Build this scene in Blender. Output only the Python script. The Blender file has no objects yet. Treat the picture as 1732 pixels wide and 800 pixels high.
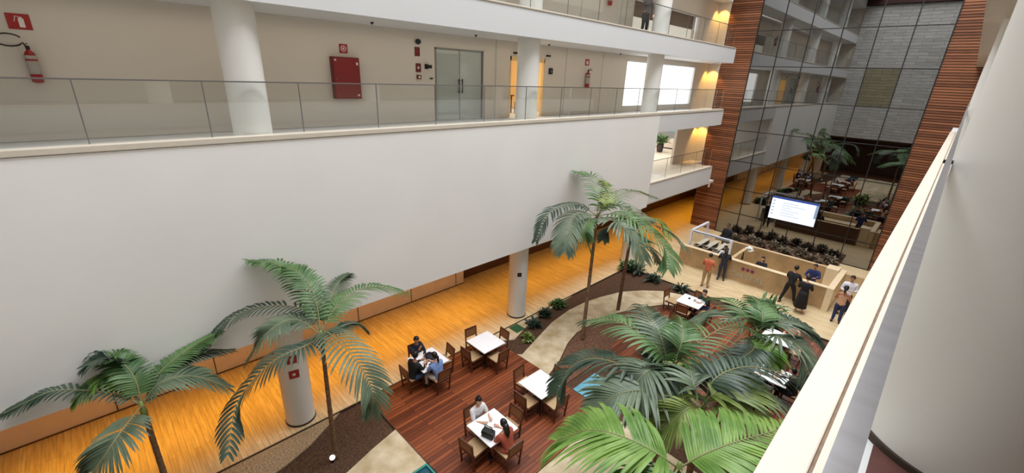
import bpy, bmesh, math, random
from mathutils import Vector, Matrix, Euler, noise
random.seed(7)
PI = math.pi
SC = bpy.context.scene
COL = SC.collection

# ------------------------------------------------------------------ camera
CAMZ = 9.2
FPX = 729.78
_w = Vector((.323253635, .776901611, .177707829))
_th = _w.length
_K = Matrix.Rotation(_th, 3, _w.normalized())
_R0 = Matrix(((1, 0, 0), (0, 0, -1), (0, 1, 0)))
RC = _K @ _R0                      # world -> camera (x right, y down, z forward)
cam_d = bpy.data.cameras.new('camera')
cam_d.sensor_width = 36.0
cam_d.lens = FPX / 1732 * 36.0
cam_d.clip_start = 0.05
cam_d.clip_end = 200
cam = bpy.data.objects.new('camera', cam_d)
COL.objects.link(cam)
r0, r1, r2 = RC[0], -RC[1], -RC[2]
cam.matrix_world = Matrix(((r0[0], r1[0], r2[0], 0), (r0[1], r1[1], r2[1], 0), (r0[2], r1[2], r2[2], CAMZ), (0, 0, 0, 1)))
SC.camera = cam

def F(px, py, z=0.0):
    """point of the place at height z that the photograph shows at px, py"""
    d = RC.transposed() @ Vector(((px - 866) / FPX, (py - 400) / FPX, 1))
    return Vector((0, 0, CAMZ)) + d * ((z - CAMZ) / d[2])

# ------------------------------------------------------------------ light, world, exposure
SC.view_settings.view_transform = 'Standard'
SC.view_settings.look = 'None'
SC.view_settings.exposure = 0.0
SC.view_settings.gamma = 1.0
SC.view_settings.use_curve_mapping = False
W = bpy.data.worlds.new('world')
SC.world = W
W.use_nodes = True
W.node_tree.nodes['Background'].inputs[0].default_value = (0.86, 0.93, 1.0, 1)
W.node_tree.nodes['Background'].inputs[1].default_value = 1.15

def area(name, loc, size, sy, power, color, rot=(0, 0, 0), spread=180):
    l = bpy.data.lights.new(name, 'AREA')
    l.shape = 'RECTANGLE'; l.size = size; l.size_y = sy; l.energy = power; l.color = color
    l.spread = math.radians(spread)
    o = bpy.data.objects.new(name, l); COL.objects.link(o)
    o.location = loc; o.rotation_euler = rot
    return o
def spot(name, loc, power, color, angle=70, rot=(0, 0, 0), radius=.05, blend=.6):
    l = bpy.data.lights.new(name, 'SPOT')
    l.energy = power; l.color = color; l.spot_size = math.radians(angle); l.spot_blend = blend; l.shadow_soft_size = radius
    o = bpy.data.objects.new(name, l); COL.objects.link(o)
    o.location = loc; o.rotation_euler = rot
    return o
area('skylight_daylight', (-5.4, 13.0, 25.0), 9.0, 34, 7500, (0.97, 0.98, 1.0))
WARM = (1.0, 0.47, 0.035)
area('soffit_lights_near', (-12.2, 4.0, 3.05), 1.6, 14.5, 128, WARM, spread=75)
area('soffit_lights_far', (-12.2, 23.5, 3.05), 1.6, 23.5, 168, WARM, spread=80)
area('lobby_fill', (-5.0, 27.5, 9.5), 6, .6, 40, (1, .8, .55), spread=140)  # added fill light, no real lamp hangs here
area('corridor_lights_lower', (-11.3, 13, 10.28), .15, 27, 42, (1, .88, .72), spread=170)
area('corridor_lights_upper', (-11.3, 13, 13.62), .15, 27, 42, (1, .88, .72), spread=170)
for zc in (6.85, 10.25, 13.6):
    spot('corridor_end_lamp', (-11.65, 28.62, zc), 150, (1, .55, .1), 90, rot=(math.radians(8), 0, 0), radius=.04)
area('lounge_fill', (-15.5, 26.5, 6.75), 5, 11, 430, (1, .95, .88))  # added fill that brightens the lounge, stands for no fixture
area('office_lights', (-14.0, 12.9, 10.2), 2, 2.5, 75, (1, .72, .36))

# ------------------------------------------------------------------ materials
def lin(c):
    f = lambda v: v / 12.92 if v <= .04045 else ((v + .055) / 1.055) ** 2.4
    return tuple(f(v / 255.0) for v in c)
def newmat(name):
    m = bpy.data.materials.new(name); m.use_nodes = True
    nt = m.node_tree; b = nt.nodes['Principled BSDF']
    return m, nt, b
def mat(name, c, rough=.6, metal=0, var=.06, scale=3.0, bump=0, spec=.5, emit=None, es=1, stretch=(1, 1, 1), c2=None):
    m, nt, b = newmat(name)
    b.inputs['Roughness'].default_value = rough
    b.inputs['Metallic'].default_value = metal
    b.inputs['Specular IOR Level'].default_value = spec
    tc = nt.nodes.new('ShaderNodeTexCoord'); mp = nt.nodes.new('ShaderNodeMapping')
    mp.inputs['Scale'].default_value = stretch
    nt.links.new(tc.outputs['Object'], mp.inputs[0])
    n = nt.nodes.new('ShaderNodeTexNoise'); n.inputs['Scale'].default_value = scale; n.inputs['Detail'].default_value = 4
    nt.links.new(mp.outputs[0], n.inputs['Vector'])
    r = nt.nodes.new('ShaderNodeValToRGB'); L = lin(c)
    a = tuple(v * (1 - var) for v in L); d = tuple(min(1, v * (1 + var)) for v in L)
    if c2: d = lin(c2); a = L
    r.color_ramp.elements[0].position = .3; r.color_ramp.elements[1].position = .7
    r.color_ramp.elements[0].color = (*a, 1); r.color_ramp.elements[1].color = (*d, 1)
    nt.links.new(n.outputs[0], r.inputs[0]); nt.links.new(r.outputs[0], b.inputs['Base Color'])
    if bump:
        bp = nt.nodes.new('ShaderNodeBump'); bp.inputs['Strength'].default_value = bump; bp.inputs['Distance'].default_value = .02
        nt.links.new(n.outputs[0], bp.inputs['Height']); nt.links.new(bp.outputs[0], b.inputs['Normal'])
    if emit:
        b.inputs['Emission Color'].default_value = (*lin(emit), 1); b.inputs['Emission Strength'].default_value = es
    return m
def plankmat(name, ca, cb, cg, along='X', width=.14, length=2.2, rough=.35, gap=.012, bump=.1, spec=.5):
    """planks/tiles with the long side along X or Y"""
    m, nt, b = newmat(name)
    b.inputs['Roughness'].default_value = rough
    b.inputs['Specular IOR Level'].default_value = spec
    tc = nt.nodes.new('ShaderNodeTexCoord'); mp = nt.nodes.new('ShaderNodeMapping')
    if along == 'Y': mp.inputs['Rotation'].default_value = (0, 0, PI / 2)
    nt.links.new(tc.outputs['Object'], mp.inputs[0])
    br = nt.nodes.new('ShaderNodeTexBrick')
    br.inputs['Scale'].default_value = 1; br.inputs['Brick Width'].default_value = length; br.inputs['Row Height'].default_value = width
    br.inputs['Mortar Size'].default_value = gap; br.inputs['Bias'].default_value = 0
    br.inputs['Color1'].default_value = (*lin(ca), 1); br.inputs['Color2'].default_value = (*lin(cb), 1); br.inputs['Mortar'].default_value = (*lin(cg), 1)
    nt.links.new(mp.outputs[0], br.inputs['Vector'])
    mp2 = nt.nodes.new('ShaderNodeMapping'); mp2.inputs['Scale'].default_value = (1.2, 14, 1)
    nt.links.new(mp.outputs[0], mp2.inputs[0])
    n = nt.nodes.new('ShaderNodeTexNoise'); n.inputs['Scale'].default_value = 1.4; n.inputs['Detail'].default_value = 5
    nt.links.new(mp2.outputs[0], n.inputs['Vector'])
    mr = nt.nodes.new('ShaderNodeMapRange'); mr.inputs[1].default_value = .3; mr.inputs[2].default_value = .7
    mr.inputs[3].default_value = .78; mr.inputs[4].default_value = 1.16
    nt.links.new(n.outputs[0], mr.inputs[0])
    mx = nt.nodes.new('ShaderNodeMix'); mx.data_type = 'RGBA'; mx.blend_type = 'MULTIPLY'; mx.inputs[0].default_value = 1
    nt.links.new(br.outputs[0], mx.inputs[6]); nt.links.new(mr.outputs[0], mx.inputs[7])
    nt.links.new(mx.outputs[2], b.inputs['Base Color'])
    return m
def glassmat(name, tint, refl=.08, gl=(.9, .9, .9), rough=.0, base=None, basef=0, wave=0):
    """thin pane: transparent + mirror, optional diffuse body"""
    m = bpy.data.materials.new(name); m.use_nodes = True
    nt = m.node_tree; nt.nodes.clear()
    out = nt.nodes.new('ShaderNodeOutputMaterial')
    t = nt.nodes.new('ShaderNodeBsdfTransparent'); t.inputs[0].default_value = (*tint, 1)
    g = nt.nodes.new('ShaderNodeBsdfGlossy'); g.inputs[0].default_value = (*gl, 1); g.inputs['Roughness'].default_value = rough
    mx = nt.nodes.new('ShaderNodeMixShader'); mx.inputs[0].default_value = refl
    nt.links.new(g.outputs[0], mx.inputs[2])
    if base:
        d = nt.nodes.new('ShaderNodeBsdfDiffuse'); d.inputs[0].default_value = (*base, 1)
        m2 = nt.nodes.new('ShaderNodeMixShader'); m2.inputs[0].default_value = basef
        nt.links.new(t.outputs[0], m2.inputs[1]); nt.links.new(d.outputs[0], m2.inputs[2]); nt.links.new(m2.outputs[0], mx.inputs[1])
    else:
        nt.links.new(t.outputs[0], mx.inputs[1])
    if wave:
        tc = nt.nodes.new('ShaderNodeTexCoord')
        n = nt.nodes.new('ShaderNodeTexNoise'); n.inputs['Scale'].default_value = .9; n.inputs['Detail'].default_value = 0
        nt.links.new(tc.outputs['Object'], n.inputs['Vector'])
        bp = nt.nodes.new('ShaderNodeBump'); bp.inputs['Strength'].default_value = wave; bp.inputs['Distance'].default_value = .02
        nt.links.new(n.outputs[0], bp.inputs['Height']); nt.links.new(bp.outputs[0], g.inputs['Normal'])
    nt.links.new(mx.outputs[0], out.inputs[0])
    return m

M = {}
M['white'] = mat('white_paint', (216, 216, 216), .7, var=.015, scale=.6)
M['wallwhite'] = mat('white_wall_paint', (240, 238, 235), .75, var=.03, scale=.35)
M['corr'] = mat('corridor_paint', (212, 202, 188), .75, var=.02, scale=.5)
M['coping'] = mat('cream_coping_stone', (214, 203, 187), .45, var=.03, scale=2)
M['column'] = mat('white_column_paint', (232, 229, 223), .55, var=.015, scale=1)
M['floor'] = plankmat('pale_travertine_floor', (226, 204, 164), (212, 186, 144), (176, 146, 104), 'X', .13, 1.9, .32, .004)
M['deck'] = plankmat('red_brown_decking', (152, 80, 44), (98, 46, 24), (56, 26, 14), 'Y', .115, 2.6, .38, .008)
M['soil'] = mat('dark_soil', (62, 40, 28), .95, scale=16, c2=(98, 70, 48), bump=.8)
M['mulch'] = mat('brown_mulch', (84, 54, 40), .95, scale=14, c2=(126, 92, 68), bump=.7)
M['gravel'] = mat('tan_gravel', (128, 102, 74), .9, scale=26, c2=(196, 172, 136), bump=.6)
M['travert'] = mat('pale_travertine_paving', (178, 154, 114), .7, scale=2.0, c2=(222, 206, 176), bump=.1)
M['kerbstone'] = mat('beige_stone_cladding', (240, 224, 214), .6, var=.05, scale=2)
M['darkwood'] = mat('dark_brown_panel', (96, 62, 40), .5, var=.15, scale=3, stretch=(1, .3, 6))
M['black'] = mat('black_rubber', (22, 21, 22), .5)
M['darkgap'] = mat('dark_joint', (64, 50, 40), .8)
M['joint'] = mat('brown_sealant', (128, 106, 86), .8, var=.2, scale=20)
M['darkmetal'] = mat('dark_metal', (38, 34, 34), .4, .5)
M['steel'] = mat('brushed_steel', (150, 148, 150), .35, 1, var=.08, scale=4, stretch=(1, 12, 1))
M['frost'] = mat('frosted_green_glass', (190, 194, 186), .25, var=.02)
M['red'] = mat('red_enamel', (150, 18, 22), .35)
M['redsign'] = mat('red_sign', (160, 34, 30), .5)
M['cabred'] = mat('dark_red_enamel', (134, 34, 32), .4)
M['maroon'] = mat('maroon_sign', (104, 34, 30), .5)
M['signwhite'] = mat('sign_white', (226, 214, 206), .5)
M['label'] = mat('grey_paper_label', (170, 160, 150), .6, var=.2, scale=60)
M['tabletop'] = mat('white_table_laminate', (244, 244, 246), .3, var=.01)
M['cwood'] = mat('brown_chair_wood', (92, 50, 30), .45, var=.2, scale=6, stretch=(1, 1, .2))
M['weave'] = mat('brown_cane_weave', (142, 94, 58), .7, var=.2, scale=90)
M['cushion'] = mat('tan_seat_weave', (188, 156, 116), .8, var=.12, scale=60)
M['desk'] = plankmat('beige_marble_desk', (216, 190, 150), (206, 178, 136), (170, 140, 100), 'X', .55, 2.4, .35, .006)
M['desktop'] = mat('pale_desk_top', (232, 210, 174), .3, var=.04, scale=3)
M['paper'] = mat('white_paper', (238, 238, 240), .6)
M['bluegrey'] = mat('blue_grey_metal', (150, 156, 180), .4, .2)
M['screen'] = None
M['pane'] = glassmat('clear_railing_glass', (.975, .985, .98), .07, (.9, .92, .9))
M['doorglass'] = glassmat('door_glass', (.8, .84, .8), .12, base=(.62, .66, .6), basef=.55)
M['curtain'] = glassmat('dark_mirror_glass', (.16, .155, .15), .34, (.80, .80, .79), wave=.05)
M['curtain2'] = glassmat('olive_tinted_glass', (.12, .11, .08), .26, (.66, .60, .42), wave=.05)
M['mullion'] = mat('black_mullion', (30, 29, 28), .5, .3)
M['stone'] = plankmat('grey_stone_wall', (206, 204, 200), (190, 188, 184), (120, 118, 114), 'X', .30, 1.6, .7, .012)
M['water'] = mat('teal_pool_water', (36, 84, 104), .06, var=.1, scale=3, bump=.15)
M['waterblue'] = mat('blue_pool_water', (110, 170, 190), .06, var=.15, scale=4, bump=.2)
M['pooledge'] = mat('teal_pool_tile', (60, 140, 130), .3)
M['greenmat'] = mat('green_mat', (44, 88, 52), .9)
M['blind'] = mat('brown_blind', (110, 84, 68), .7, var=.12, scale=2, stretch=(1, 1, 20))
M['roofdark'] = mat('maroon_roof_beam', (70, 38, 36), .7)
def emis(name, c, s):
    m = bpy.data.materials.new(name); m.use_nodes = True
    nt = m.node_tree; b = nt.nodes['Principled BSDF']
    b.inputs['Base Color'].default_value = (0, 0, 0, 1)
    b.inputs['Emission Color'].default_value = (*lin(c), 1); b.inputs['Emission Strength'].default_value = s
    return m
M['daywin'] = emis('daylit_window', (255, 254, 250), 1.6)
M['daywin2'] = emis('daylit_blue_window', (150, 190, 196), .8)
M['scrwhite'] = emis('lit_screen', (232, 240, 255), 1.35)
M['scrblue'] = emis('lit_screen_blue', (30, 70, 170), .9)
M['scrgrey'] = emis('lit_screen_grey', (150, 170, 200), .9)
M['amber'] = mat('amber_lit_wall', (228, 196, 140), .7, var=.03)  # yellow room light put into the wall colour
# slatted wood: every board its own tone, varied along z
def slatmat():
    m, nt, b = newmat('slatted_wood')
    b.inputs['Roughness'].default_value = .5
    tc = nt.nodes.new('ShaderNodeTexCoord')
    sp = nt.nodes.new('ShaderNodeSeparateXYZ'); nt.links.new(tc.outputs['Object'], sp.inputs[0])
    ml = nt.nodes.new('ShaderNodeMath'); ml.operation = 'MULTIPLY'; ml.inputs[1].default_value = 1 / .12
    nt.links.new(sp.outputs[2], ml.inputs[0])
    fl = nt.nodes.new('ShaderNodeMath'); fl.operation = 'FLOOR'; nt.links.new(ml.outputs[0], fl.inputs[0])
    wn = nt.nodes.new('ShaderNodeTexWhiteNoise'); wn.noise_dimensions = '1D'; nt.links.new(fl.outputs[0], wn.inputs['W'])
    mp = nt.nodes.new('ShaderNodeMapping'); mp.inputs['Scale'].default_value = (1.3, 1, 22); nt.links.new(tc.outputs['Object'], mp.inputs[0])
    n = nt.nodes.new('ShaderNodeTexNoise'); n.inputs['Scale'].default_value = 1.5; n.inputs['Detail'].default_value = 4; nt.links.new(mp.outputs[0], n.inputs['Vector'])
    ad = nt.nodes.new('ShaderNodeMath'); ad.operation = 'ADD'; nt.links.new(wn.outputs[0], ad.inputs[0]); nt.links.new(n.outputs[0], ad.inputs[1])
    hf = nt.nodes.new('ShaderNodeMath'); hf.operation = 'MULTIPLY'; hf.inputs[1].default_value = .5; nt.links.new(ad.outputs[0], hf.inputs[0])
    r = nt.nodes.new('ShaderNodeValToRGB')
    r.color_ramp.elements[0].position = .15; r.color_ramp.elements[0].color = (*lin((88, 48, 26)), 1)
    r.color_ramp.elements[1].position = .85; r.color_ramp.elements[1].color = (*lin((164, 104, 68)), 1)
    nt.links.new(hf.outputs[0], r.inputs[0]); nt.links.new(r.outputs[0], b.inputs['Base Color'])
    return m
M['slat'] = slatmat()
def leafmat(name, c, c2):
    m, nt, b = newmat(name)
    b.inputs['Roughness'].default_value = .42
    tc = nt.nodes.new('ShaderNodeTexCoord')
    n = nt.nodes.new('ShaderNodeTexNoise'); n.inputs['Scale'].default_value = 2.2; nt.links.new(tc.outputs['Object'], n.inputs['Vector'])
    r = nt.nodes.new('ShaderNodeValToRGB'); r.color_ramp.elements[0].position = .35; r.color_ramp.elements[1].position = .65
    r.color_ramp.elements[0].color = (*lin(c), 1); r.color_ramp.elements[1].color = (*lin(c2), 1)
    nt.links.new(n.outputs[0], r.inputs[0]); nt.links.new(r.outputs[0], b.inputs['Base Color'])
    tr = nt.nodes.new('ShaderNodeBsdfTranslucent'); nt.links.new(r.outputs[0], tr.inputs[0])
    mx = nt.nodes.new('ShaderNodeMixShader'); mx.inputs[0].default_value = .22
    out = nt.nodes['Material Output']
    nt.links.new(b.outputs[0], mx.inputs[1]); nt.links.new(tr.outputs[0], mx.inputs[2]); nt.links.new(mx.outputs[0], out.inputs[0])
    return m
LEAF = dict(grey=leafmat('grey_green_leaf', (78, 96, 76), (112, 128, 102)), green=leafmat('mid_green_leaf', (70, 104, 58), (106, 138, 86)),
            bright=leafmat('bright_green_leaf', (88, 128, 50), (130, 164, 78)), dark=leafmat('dark_green_leaf', (48, 66, 54), (78, 98, 80)),
            taupe=leafmat('dry_grey_leaf', (92, 82, 66), (130, 116, 94)), olive=leafmat('olive_green_leaf', (104, 124, 60), (150, 164, 92)))
M['rachis'] = mat('pale_leaf_stalk', (134, 132, 92), .6)
M['trunk'] = mat('ringed_palm_trunk', (92, 66, 44), .85, scale=3, stretch=(1, 1, 9), c2=(142, 110, 80), bump=.5)

# ------------------------------------------------------------------ mesh helpers
def tag(o, label=None, cat=None, group=None, kind=None):
    if label: o['label'] = label
    if cat: o['category'] = cat
    if group: o['group'] = group
    if kind: o['kind'] = kind
    return o
def empty(name, loc, rz=0, label=None, cat=None, group=None, kind=None):
    o = bpy.data.objects.new(name, None); COL.objects.link(o); o.empty_display_size = .2
    o.location = loc; o.rotation_euler = (0, 0, rz)
    return tag(o, label, cat, group, kind)
class MB:
    def __init__(s): s.bm = bmesh.new(); s.mi = 0
    def _f(s, vs):
        try:
            f = s.bm.faces.new(vs); f.material_index = s.mi; return f
        except ValueError: return None
    def box(s, x0, x1, y0, y1, z0, z1, mtx=None, bev=0):
        c = [Vector((x, y, z)) for z in (z0, z1) for y in (y0, y1) for x in (x0, x1)]
        if mtx: c = [mtx @ v for v in c]
        v = [s.bm.verts.new(p) for p in c]
        fs = [s._f([v[i] for i in q]) for q in ((0, 2, 3, 1), (4, 5, 7, 6), (0, 1, 5, 4), (2, 6, 7, 3), (0, 4, 6, 2), (1, 3, 7, 5))]
        if bev:
            es = {e for f in fs for e in f.edges}
            bmesh.ops.bevel(s.bm, geom=list(es), offset=bev, segments=2, affect='EDGES', profile=.6)
        return s
    def tube(s, pts, rad, n=10, cap=True):
        pts = [Vector(p) for p in pts]
        if not hasattr(rad, '__len__'): rad = [rad] * len(pts)
        rings = []; prev = None
        for i, p in enumerate(pts):
            t = (pts[min(i + 1, len(pts) - 1)] - pts[max(i - 1, 0)]).normalized()
            a = prev if prev else (Vector((0, 0, 1)) if abs(t.z) < .9 else Vector((1, 0, 0)))
            u = (a - t * a.dot(t))
            if u.length < 1e-5: u = t.orthogonal()
            u.normalize(); w = t.cross(u); prev = u
            rings.append([s.bm.verts.new(p + (u * math.cos(2 * PI * k / n) + w * math.sin(2 * PI * k / n)) * rad[i]) for k in range(n)])
        for a, b in zip(rings, rings[1:]):
            for k in range(n): s._f([a[k], a[(k + 1) % n], b[(k + 1) % n], b[k]])
        if cap: s._f(rings[0][::-1]); s._f(rings[-1])
        return s
    def lathe(s, prof, c=(0, 0, 0), n=24):
        c = Vector(c); rings = []
        for r, z in prof: rings.append([s.bm.verts.new(c + Vector((r * math.cos(2 * PI * k / n), r * math.sin(2 * PI * k / n), z))) for k in range(n)])
        for a, b in zip(rings, rings[1:]):
            for k in range(n): s._f([a[k], a[(k + 1) % n], b[(k + 1) % n], b[k]])
        s._f(rings[0][::-1]); s._f(rings[-1])
        return s
    def prism(s, poly, z0, z1):
        a = [s.bm.verts.new((p[0], p[1], z0)) for p in poly]; b = [s.bm.verts.new((p[0], p[1], z1)) for p in poly]
        n = len(poly)
        for i in range(n): s._f([a[i], a[(i + 1) % n], b[(i + 1) % n], b[i]])
        s._f(a[::-1]); s._f(b); return s
    def ell(s, c, r, u=14, v=10, rot=None):
        m = Matrix.Translation(Vector(c)) @ (rot.to_4x4() if rot else Matrix.Identity(4)) @ Matrix.Diagonal((r[0], r[1], r[2], 1))
        n0 = len(s.bm.faces)
        ret = bmesh.ops.create_uvsphere(s.bm, u_segments=u, v_segments=v, radius=1, matrix=m)
        fs = {f for vv in ret['verts'] for f in vv.link_faces}
        for f in fs: f.material_index = s.mi
        return ret['verts']
    def build(s, name, mats, parent=None, smooth=False):
        bmesh.ops.recalc_face_normals(s.bm, faces=s.bm.faces[:])
        me = bpy.data.meshes.new(name); s.bm.to_mesh(me); s.bm.free()
        if not isinstance(mats, (list, tuple)): mats = [mats]
        for m in mats: me.materials.append(m)
        if smooth:
            for p in me.polygons: p.use_smooth = True
        o = bpy.data.objects.new(name, me); COL.objects.link(o)
        if parent: o.parent = parent
        return o
def struct(name, mb, m, smooth=False):
    o = mb.build(name, m, None, smooth); o['kind'] = 'structure'; return o
def autosmooth(o, ang=40):
    me = o.data
    for p in me.polygons: p.use_smooth = True
    bm = bmesh.new(); bm.from_mesh(me)
    for e in bm.edges:
        if len(e.link_faces) == 2 and e.calc_face_angle(0) > math.radians(ang): e.smooth = False
    bm.to_mesh(me); bm.free(); return o
def children(o): return [c for c in bpy.data.objects if c.parent == o]
def copy_tree(o, kids, parent=None):
    c = o.copy(); COL.objects.link(c)
    if parent: c.parent = parent
    for ch in kids.get(o.name, []): copy_tree(ch, kids, c)
    return c
def kidmap(root):
    km = {}
    def rec(o):
        km[o.name] = children(o)
        for c in km[o.name]: rec(c)
    rec(root); return km

# ------------------------------------------------------------------ levels
Z1, Z2, Z3, Z4 = 4.35, 7.72, 11.1, 14.5        # upper walking levels
B1, B2, B3, B4 = 3.15, 6.9, 10.33, 13.72       # undersides
XE = -10.1                                     # left slab edge
XW = -12.0                                     # left corridor back wall
YB, YG = -3.2, 29.03                           # back wall, curtain wall
YS = 27.75                                     # end of the left slabs

# ------------------------------------------------------------------ ground
struct('floor', MB().box(-14.9, -10.22, YB - .3, YG + 11, -.3, 0).box(-10.22, 5, 19.12, YG + 9, -.3, 0), M['floor'])
struct('floor_garden_bed', MB().box(-10.18, 5, YB - .3, 19.08, -.4, -.05), M['soil'])
struct('trim_1', MB().box(-10.22, -10.18, YB - .2, 19.12, -.3, .012).box(-10.18, 2, 19.08, 19.12, -.3, .012), M['darkgap'])
def slab(name, poly, z0, z1, m): return struct(name, MB().prism(poly, z0, z1), m)
bed = [(-10.17, 3.62), (-9.86, 3.07), (-9.58, 2.58), (-9.36, 1.95), (-9.26, 1.5), (-9.2, .5), (-9.2, -3.2)]
slab('floor_gravel', [(-10.17, -3.2)] + bed[::-1], -.04, -.004, M['gravel'])
slab('floor_stone_near', [(-8.56, 4.46), (-8.38, 3.68), (-8.15, 2.91), (-7.98, 1.5), (-7.9, -3.2), (-7.06, -3.2), (-7.06, 4.46)][::-1], -.04, 0, M['travert'])
slab('floor_deck_near', [(-10.17, 4.48), (-5.0, 4.48), (-5.0, 9.36), (-10.17, 9.36)], -.04, .004, M['deck'])
struct('trim_2', MB().box(-10.17, -7.07, 4.45, 4.48, -.04, .01), M['darkwood'])
outer = [(-9.72, 9.37), (-8.7, 9.37), (-8.62, 9.6), (-8.94, 10.61), (-9.3, 11.9), (-9.46, 13.2), (-9.42, 14.3), (-9.25, 15.19), (-8.9, 16.4), (-8.3, 17.3), (-7.6, 18.0), (-6.9, 18.3), (-6.5, 18.3)]
outer = [(-8.75, 9.37), (-8.62, 9.5)] + outer[3:]
inner = [(-6.6, 17.1), (-7.0, 16.78), (-7.57, 15.73), (-8.01, 14.47), (-8.19, 13.2), (-8.19, 12.07), (-7.98, 11.26), (-7.48, 10.14), (-7.27, 9.37)]
slab('floor_curved_path', (outer + inner)[::-1], -.04, 0, M['travert'])
slab('floor_stone_strip', [(-10.17, 9.45), (-9.72, 9.5), (-9.45, 9.95), (-9.75, 10.9), (-10.02, 12.2), (-10.17, 14.3)], -.04, -.002, M['travert'])
slab('floor_mulch', [(-7.2, 9.45), (-7.44, 10.14), (-7.94, 11.26), (-8.15, 12.07), (-8.15, 13.2), (-7.97, 14.47), (-7.5, 15.7), (-6.95, 16.7), (-6.6, 11.4), (-6.6, 9.45)][::-1], -.045, -.02, M['mulch'])
slab('floor_deck_far', [(-6.55, 11.5), (-.4, 11.5), (-.4, 18.5), (-6.5, 18.5), (-6.5, 17.0), (-6.9, 16.6), (-6.9, 13.0)], -.04, .004, M['deck'])
slab('floor_stone_pool_side', [(-6.24, -3.2), (-.4, -3.2), (-.4, 4.44), (-6.24, 4.44)], -.04, -.002, M['travert'])
slab('floor_stone_east', [(-4.98, 4.48), (-.4, 4.48), (-.4, 9.2), (-4.98, 9.36)], -.04, 0, M['travert'])
o = MB().box(-7.0, -6.3, YB, 4.4, -.3, -.03).build('pool_water', M['water']); tag(o, 'teal pool water beside the near end of the timber deck', 'pool', kind='stuff')
struct('trim_3', MB().box(-7.06, -7.0, YB, 4.45, -.3, .02).box(-7.0, -6.25, 4.4, 4.45, -.3, .02).box(-6.3, -6.25, YB, 4.4, -.3, .02), M['pooledge'])
o = MB().box(-6.3, -5.1, 9.42, 10.6, -.3, -.02).build('pool_water', M['waterblue']); tag(o, 'bright blue pool water seen between palm fronds past the deck', 'pool', kind='stuff')
o = MB().box(-10.14, -9.68, 10.32, 10.76, 0, .015).build('doormat', M['greenmat']); tag(o, 'dark green mat lying on pale stone beside the planting bed', 'mat')

# ------------------------------------------------------------------ left side: walls and slabs
mb = MB(); mb.box(-14.9, -14.3, YB, 11.4, 0, B1)
struct('wall_left_lower', mb, M['kerbstone'])
mb = MB()
for y in [-.85 + 2.36 * k for k in range(-0, 6)]: mb.box(-14.31, -14.285, y - .012, y + .012, 0, B1 - .02)
struct('trim_4', mb, M['darkgap'])
struct('baseboard_left', MB().box(-14.3, -14.27, YB, 11.4, 0, .03), M['darkwood'])
struct('wall_left_brown', MB().prism([(-14.9, 11.4), (-14.66, 11.4), (-14.7, YG), (-14.7, YG + 11), (-14.9, YG + 11)], 0, B1), M['darkwood'])
# tall white wall with lounge opening
mb = MB(); mb.box(XE - .2, XE, YB, 19.95, B1, Z2 - .01)
struct('wall_left', mb, M['wallwhite'])
struct('ceiling_lower_corridor', MB().box(-14.9, XE - .21, YB, YG, B1, B1 + .15).box(-14.9, -11.34, YG, YG + 11, B1, B1 + .15), M['white'])
struct('wall_end_passage', MB().box(-14.9, -10, YG + 11, YG + 11.2, 0, B1).box(-11.32, -11.1, YG + .52, YG + 11, 0, B1), M['corr'])
# level 1 slab (open part)
struct('floor_level_one', MB().box(-22, XE, 19.96, YS, B1 + .16, Z1 - .005).box(-22, -11.3, YS, 40, B1 + .16, Z1 - .005), M['white'])
struct('floor_level_one_finish', MB().box(-22, XE - .25, 19.96, YS - .01, Z1 - .004, Z1 + .01).box(-22, -11.32, YS, 40, Z1 - .004, Z1 + .01), M['coping'])
struct('floor_level_two', MB().box(-12, XE, 19.96, YS, B2, Z2 - .02).box(-12, XE - .21, YB, 19.94, B2, Z2 - .02).box(-12, -11.32, YS + .01, YG, B2, Z2 - .02).box(-17, -12.01, YB, YG + .2, B2, Z2 - .02), M['white'])
struct('floor_level_three', MB().box(-12, XE, YB, YS, B3, Z3).box(-12, -11.32, YS + .01, YG, B3, Z3), M['white'])
struct('floor_level_four', MB().box(-12, XE, YB, YS, B4, Z4).box(-12, -11.32, YS + .01, YG, B4, Z4), M['white'])
struct('floor_level_five', MB().box(-12, XE, YB, YS, 17.1, 17.9).box(-12, -11.32, YS + .01, YG, 17.1, 17.9), M['white'])
# copings
n = 3
for (y0, z, h) in ((YB, Z2, .11), (19.97, Z1, .07), (YB, Z3, .05), (YB, Z4, .05)):
    n += 2
    struct('trim_%d' % n, MB().box(XE - .2, XE + .025, y0, YS - .12, z, z + h, bev=.012), M['coping'])
struct('trim_20', MB().box(XE - .05, XE + .03, YS, YS + .12, B1 - .1, B1 + .15), M['coping'])
# corridor back walls with openings
def wall_x(x0, x1, y0, y1, z0, z1, holes):
    """wall slab normal to X with rectangular holes (ya, yb, za, zb)"""
    mb = MB(); ys = sorted({y0, y1, *[h[0] for h in holes], *[h[1] for h in holes]})
    for a, b in zip(ys, ys[1:]):
        hs = sorted([h for h in holes if h[0] <= a + 1e-6 and h[1] >= b - 1e-6], key=lambda h: h[2])
        z = z0
        for h in hs:
            if h[2] > z: mb.box(x0, x1, a, b, z, h[2])
            z = h[3]
        if z < z1: mb.box(x0, x1, a, b, z, z1)
    return mb
struct('wall_left_level_two', wall_x(XW - .15, XW, YB, YG, Z2 - .01, B3, [(8.46, 10.41, Z2 - .01, 9.92), (11.72, 13.6, Z2 - .01, 9.85), (19.5, 27.15, 7.95, 10.08)]), M['corr'])
struct('wall_left_level_three', wall_x(XW - .15, XW, YB, YG, Z3, B4, [(19.5, 26.6, 11.3, 12.72)]), M['corr'])
struct('wall_left_level_four', MB().box(XW - .15, XW, YB, YG, Z4, 17.1), M['corr'])
struct('wall_left_level_one', MB().box(XW - .15, XW, 26.2, YG, Z1, B2), M['corr'])
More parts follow.
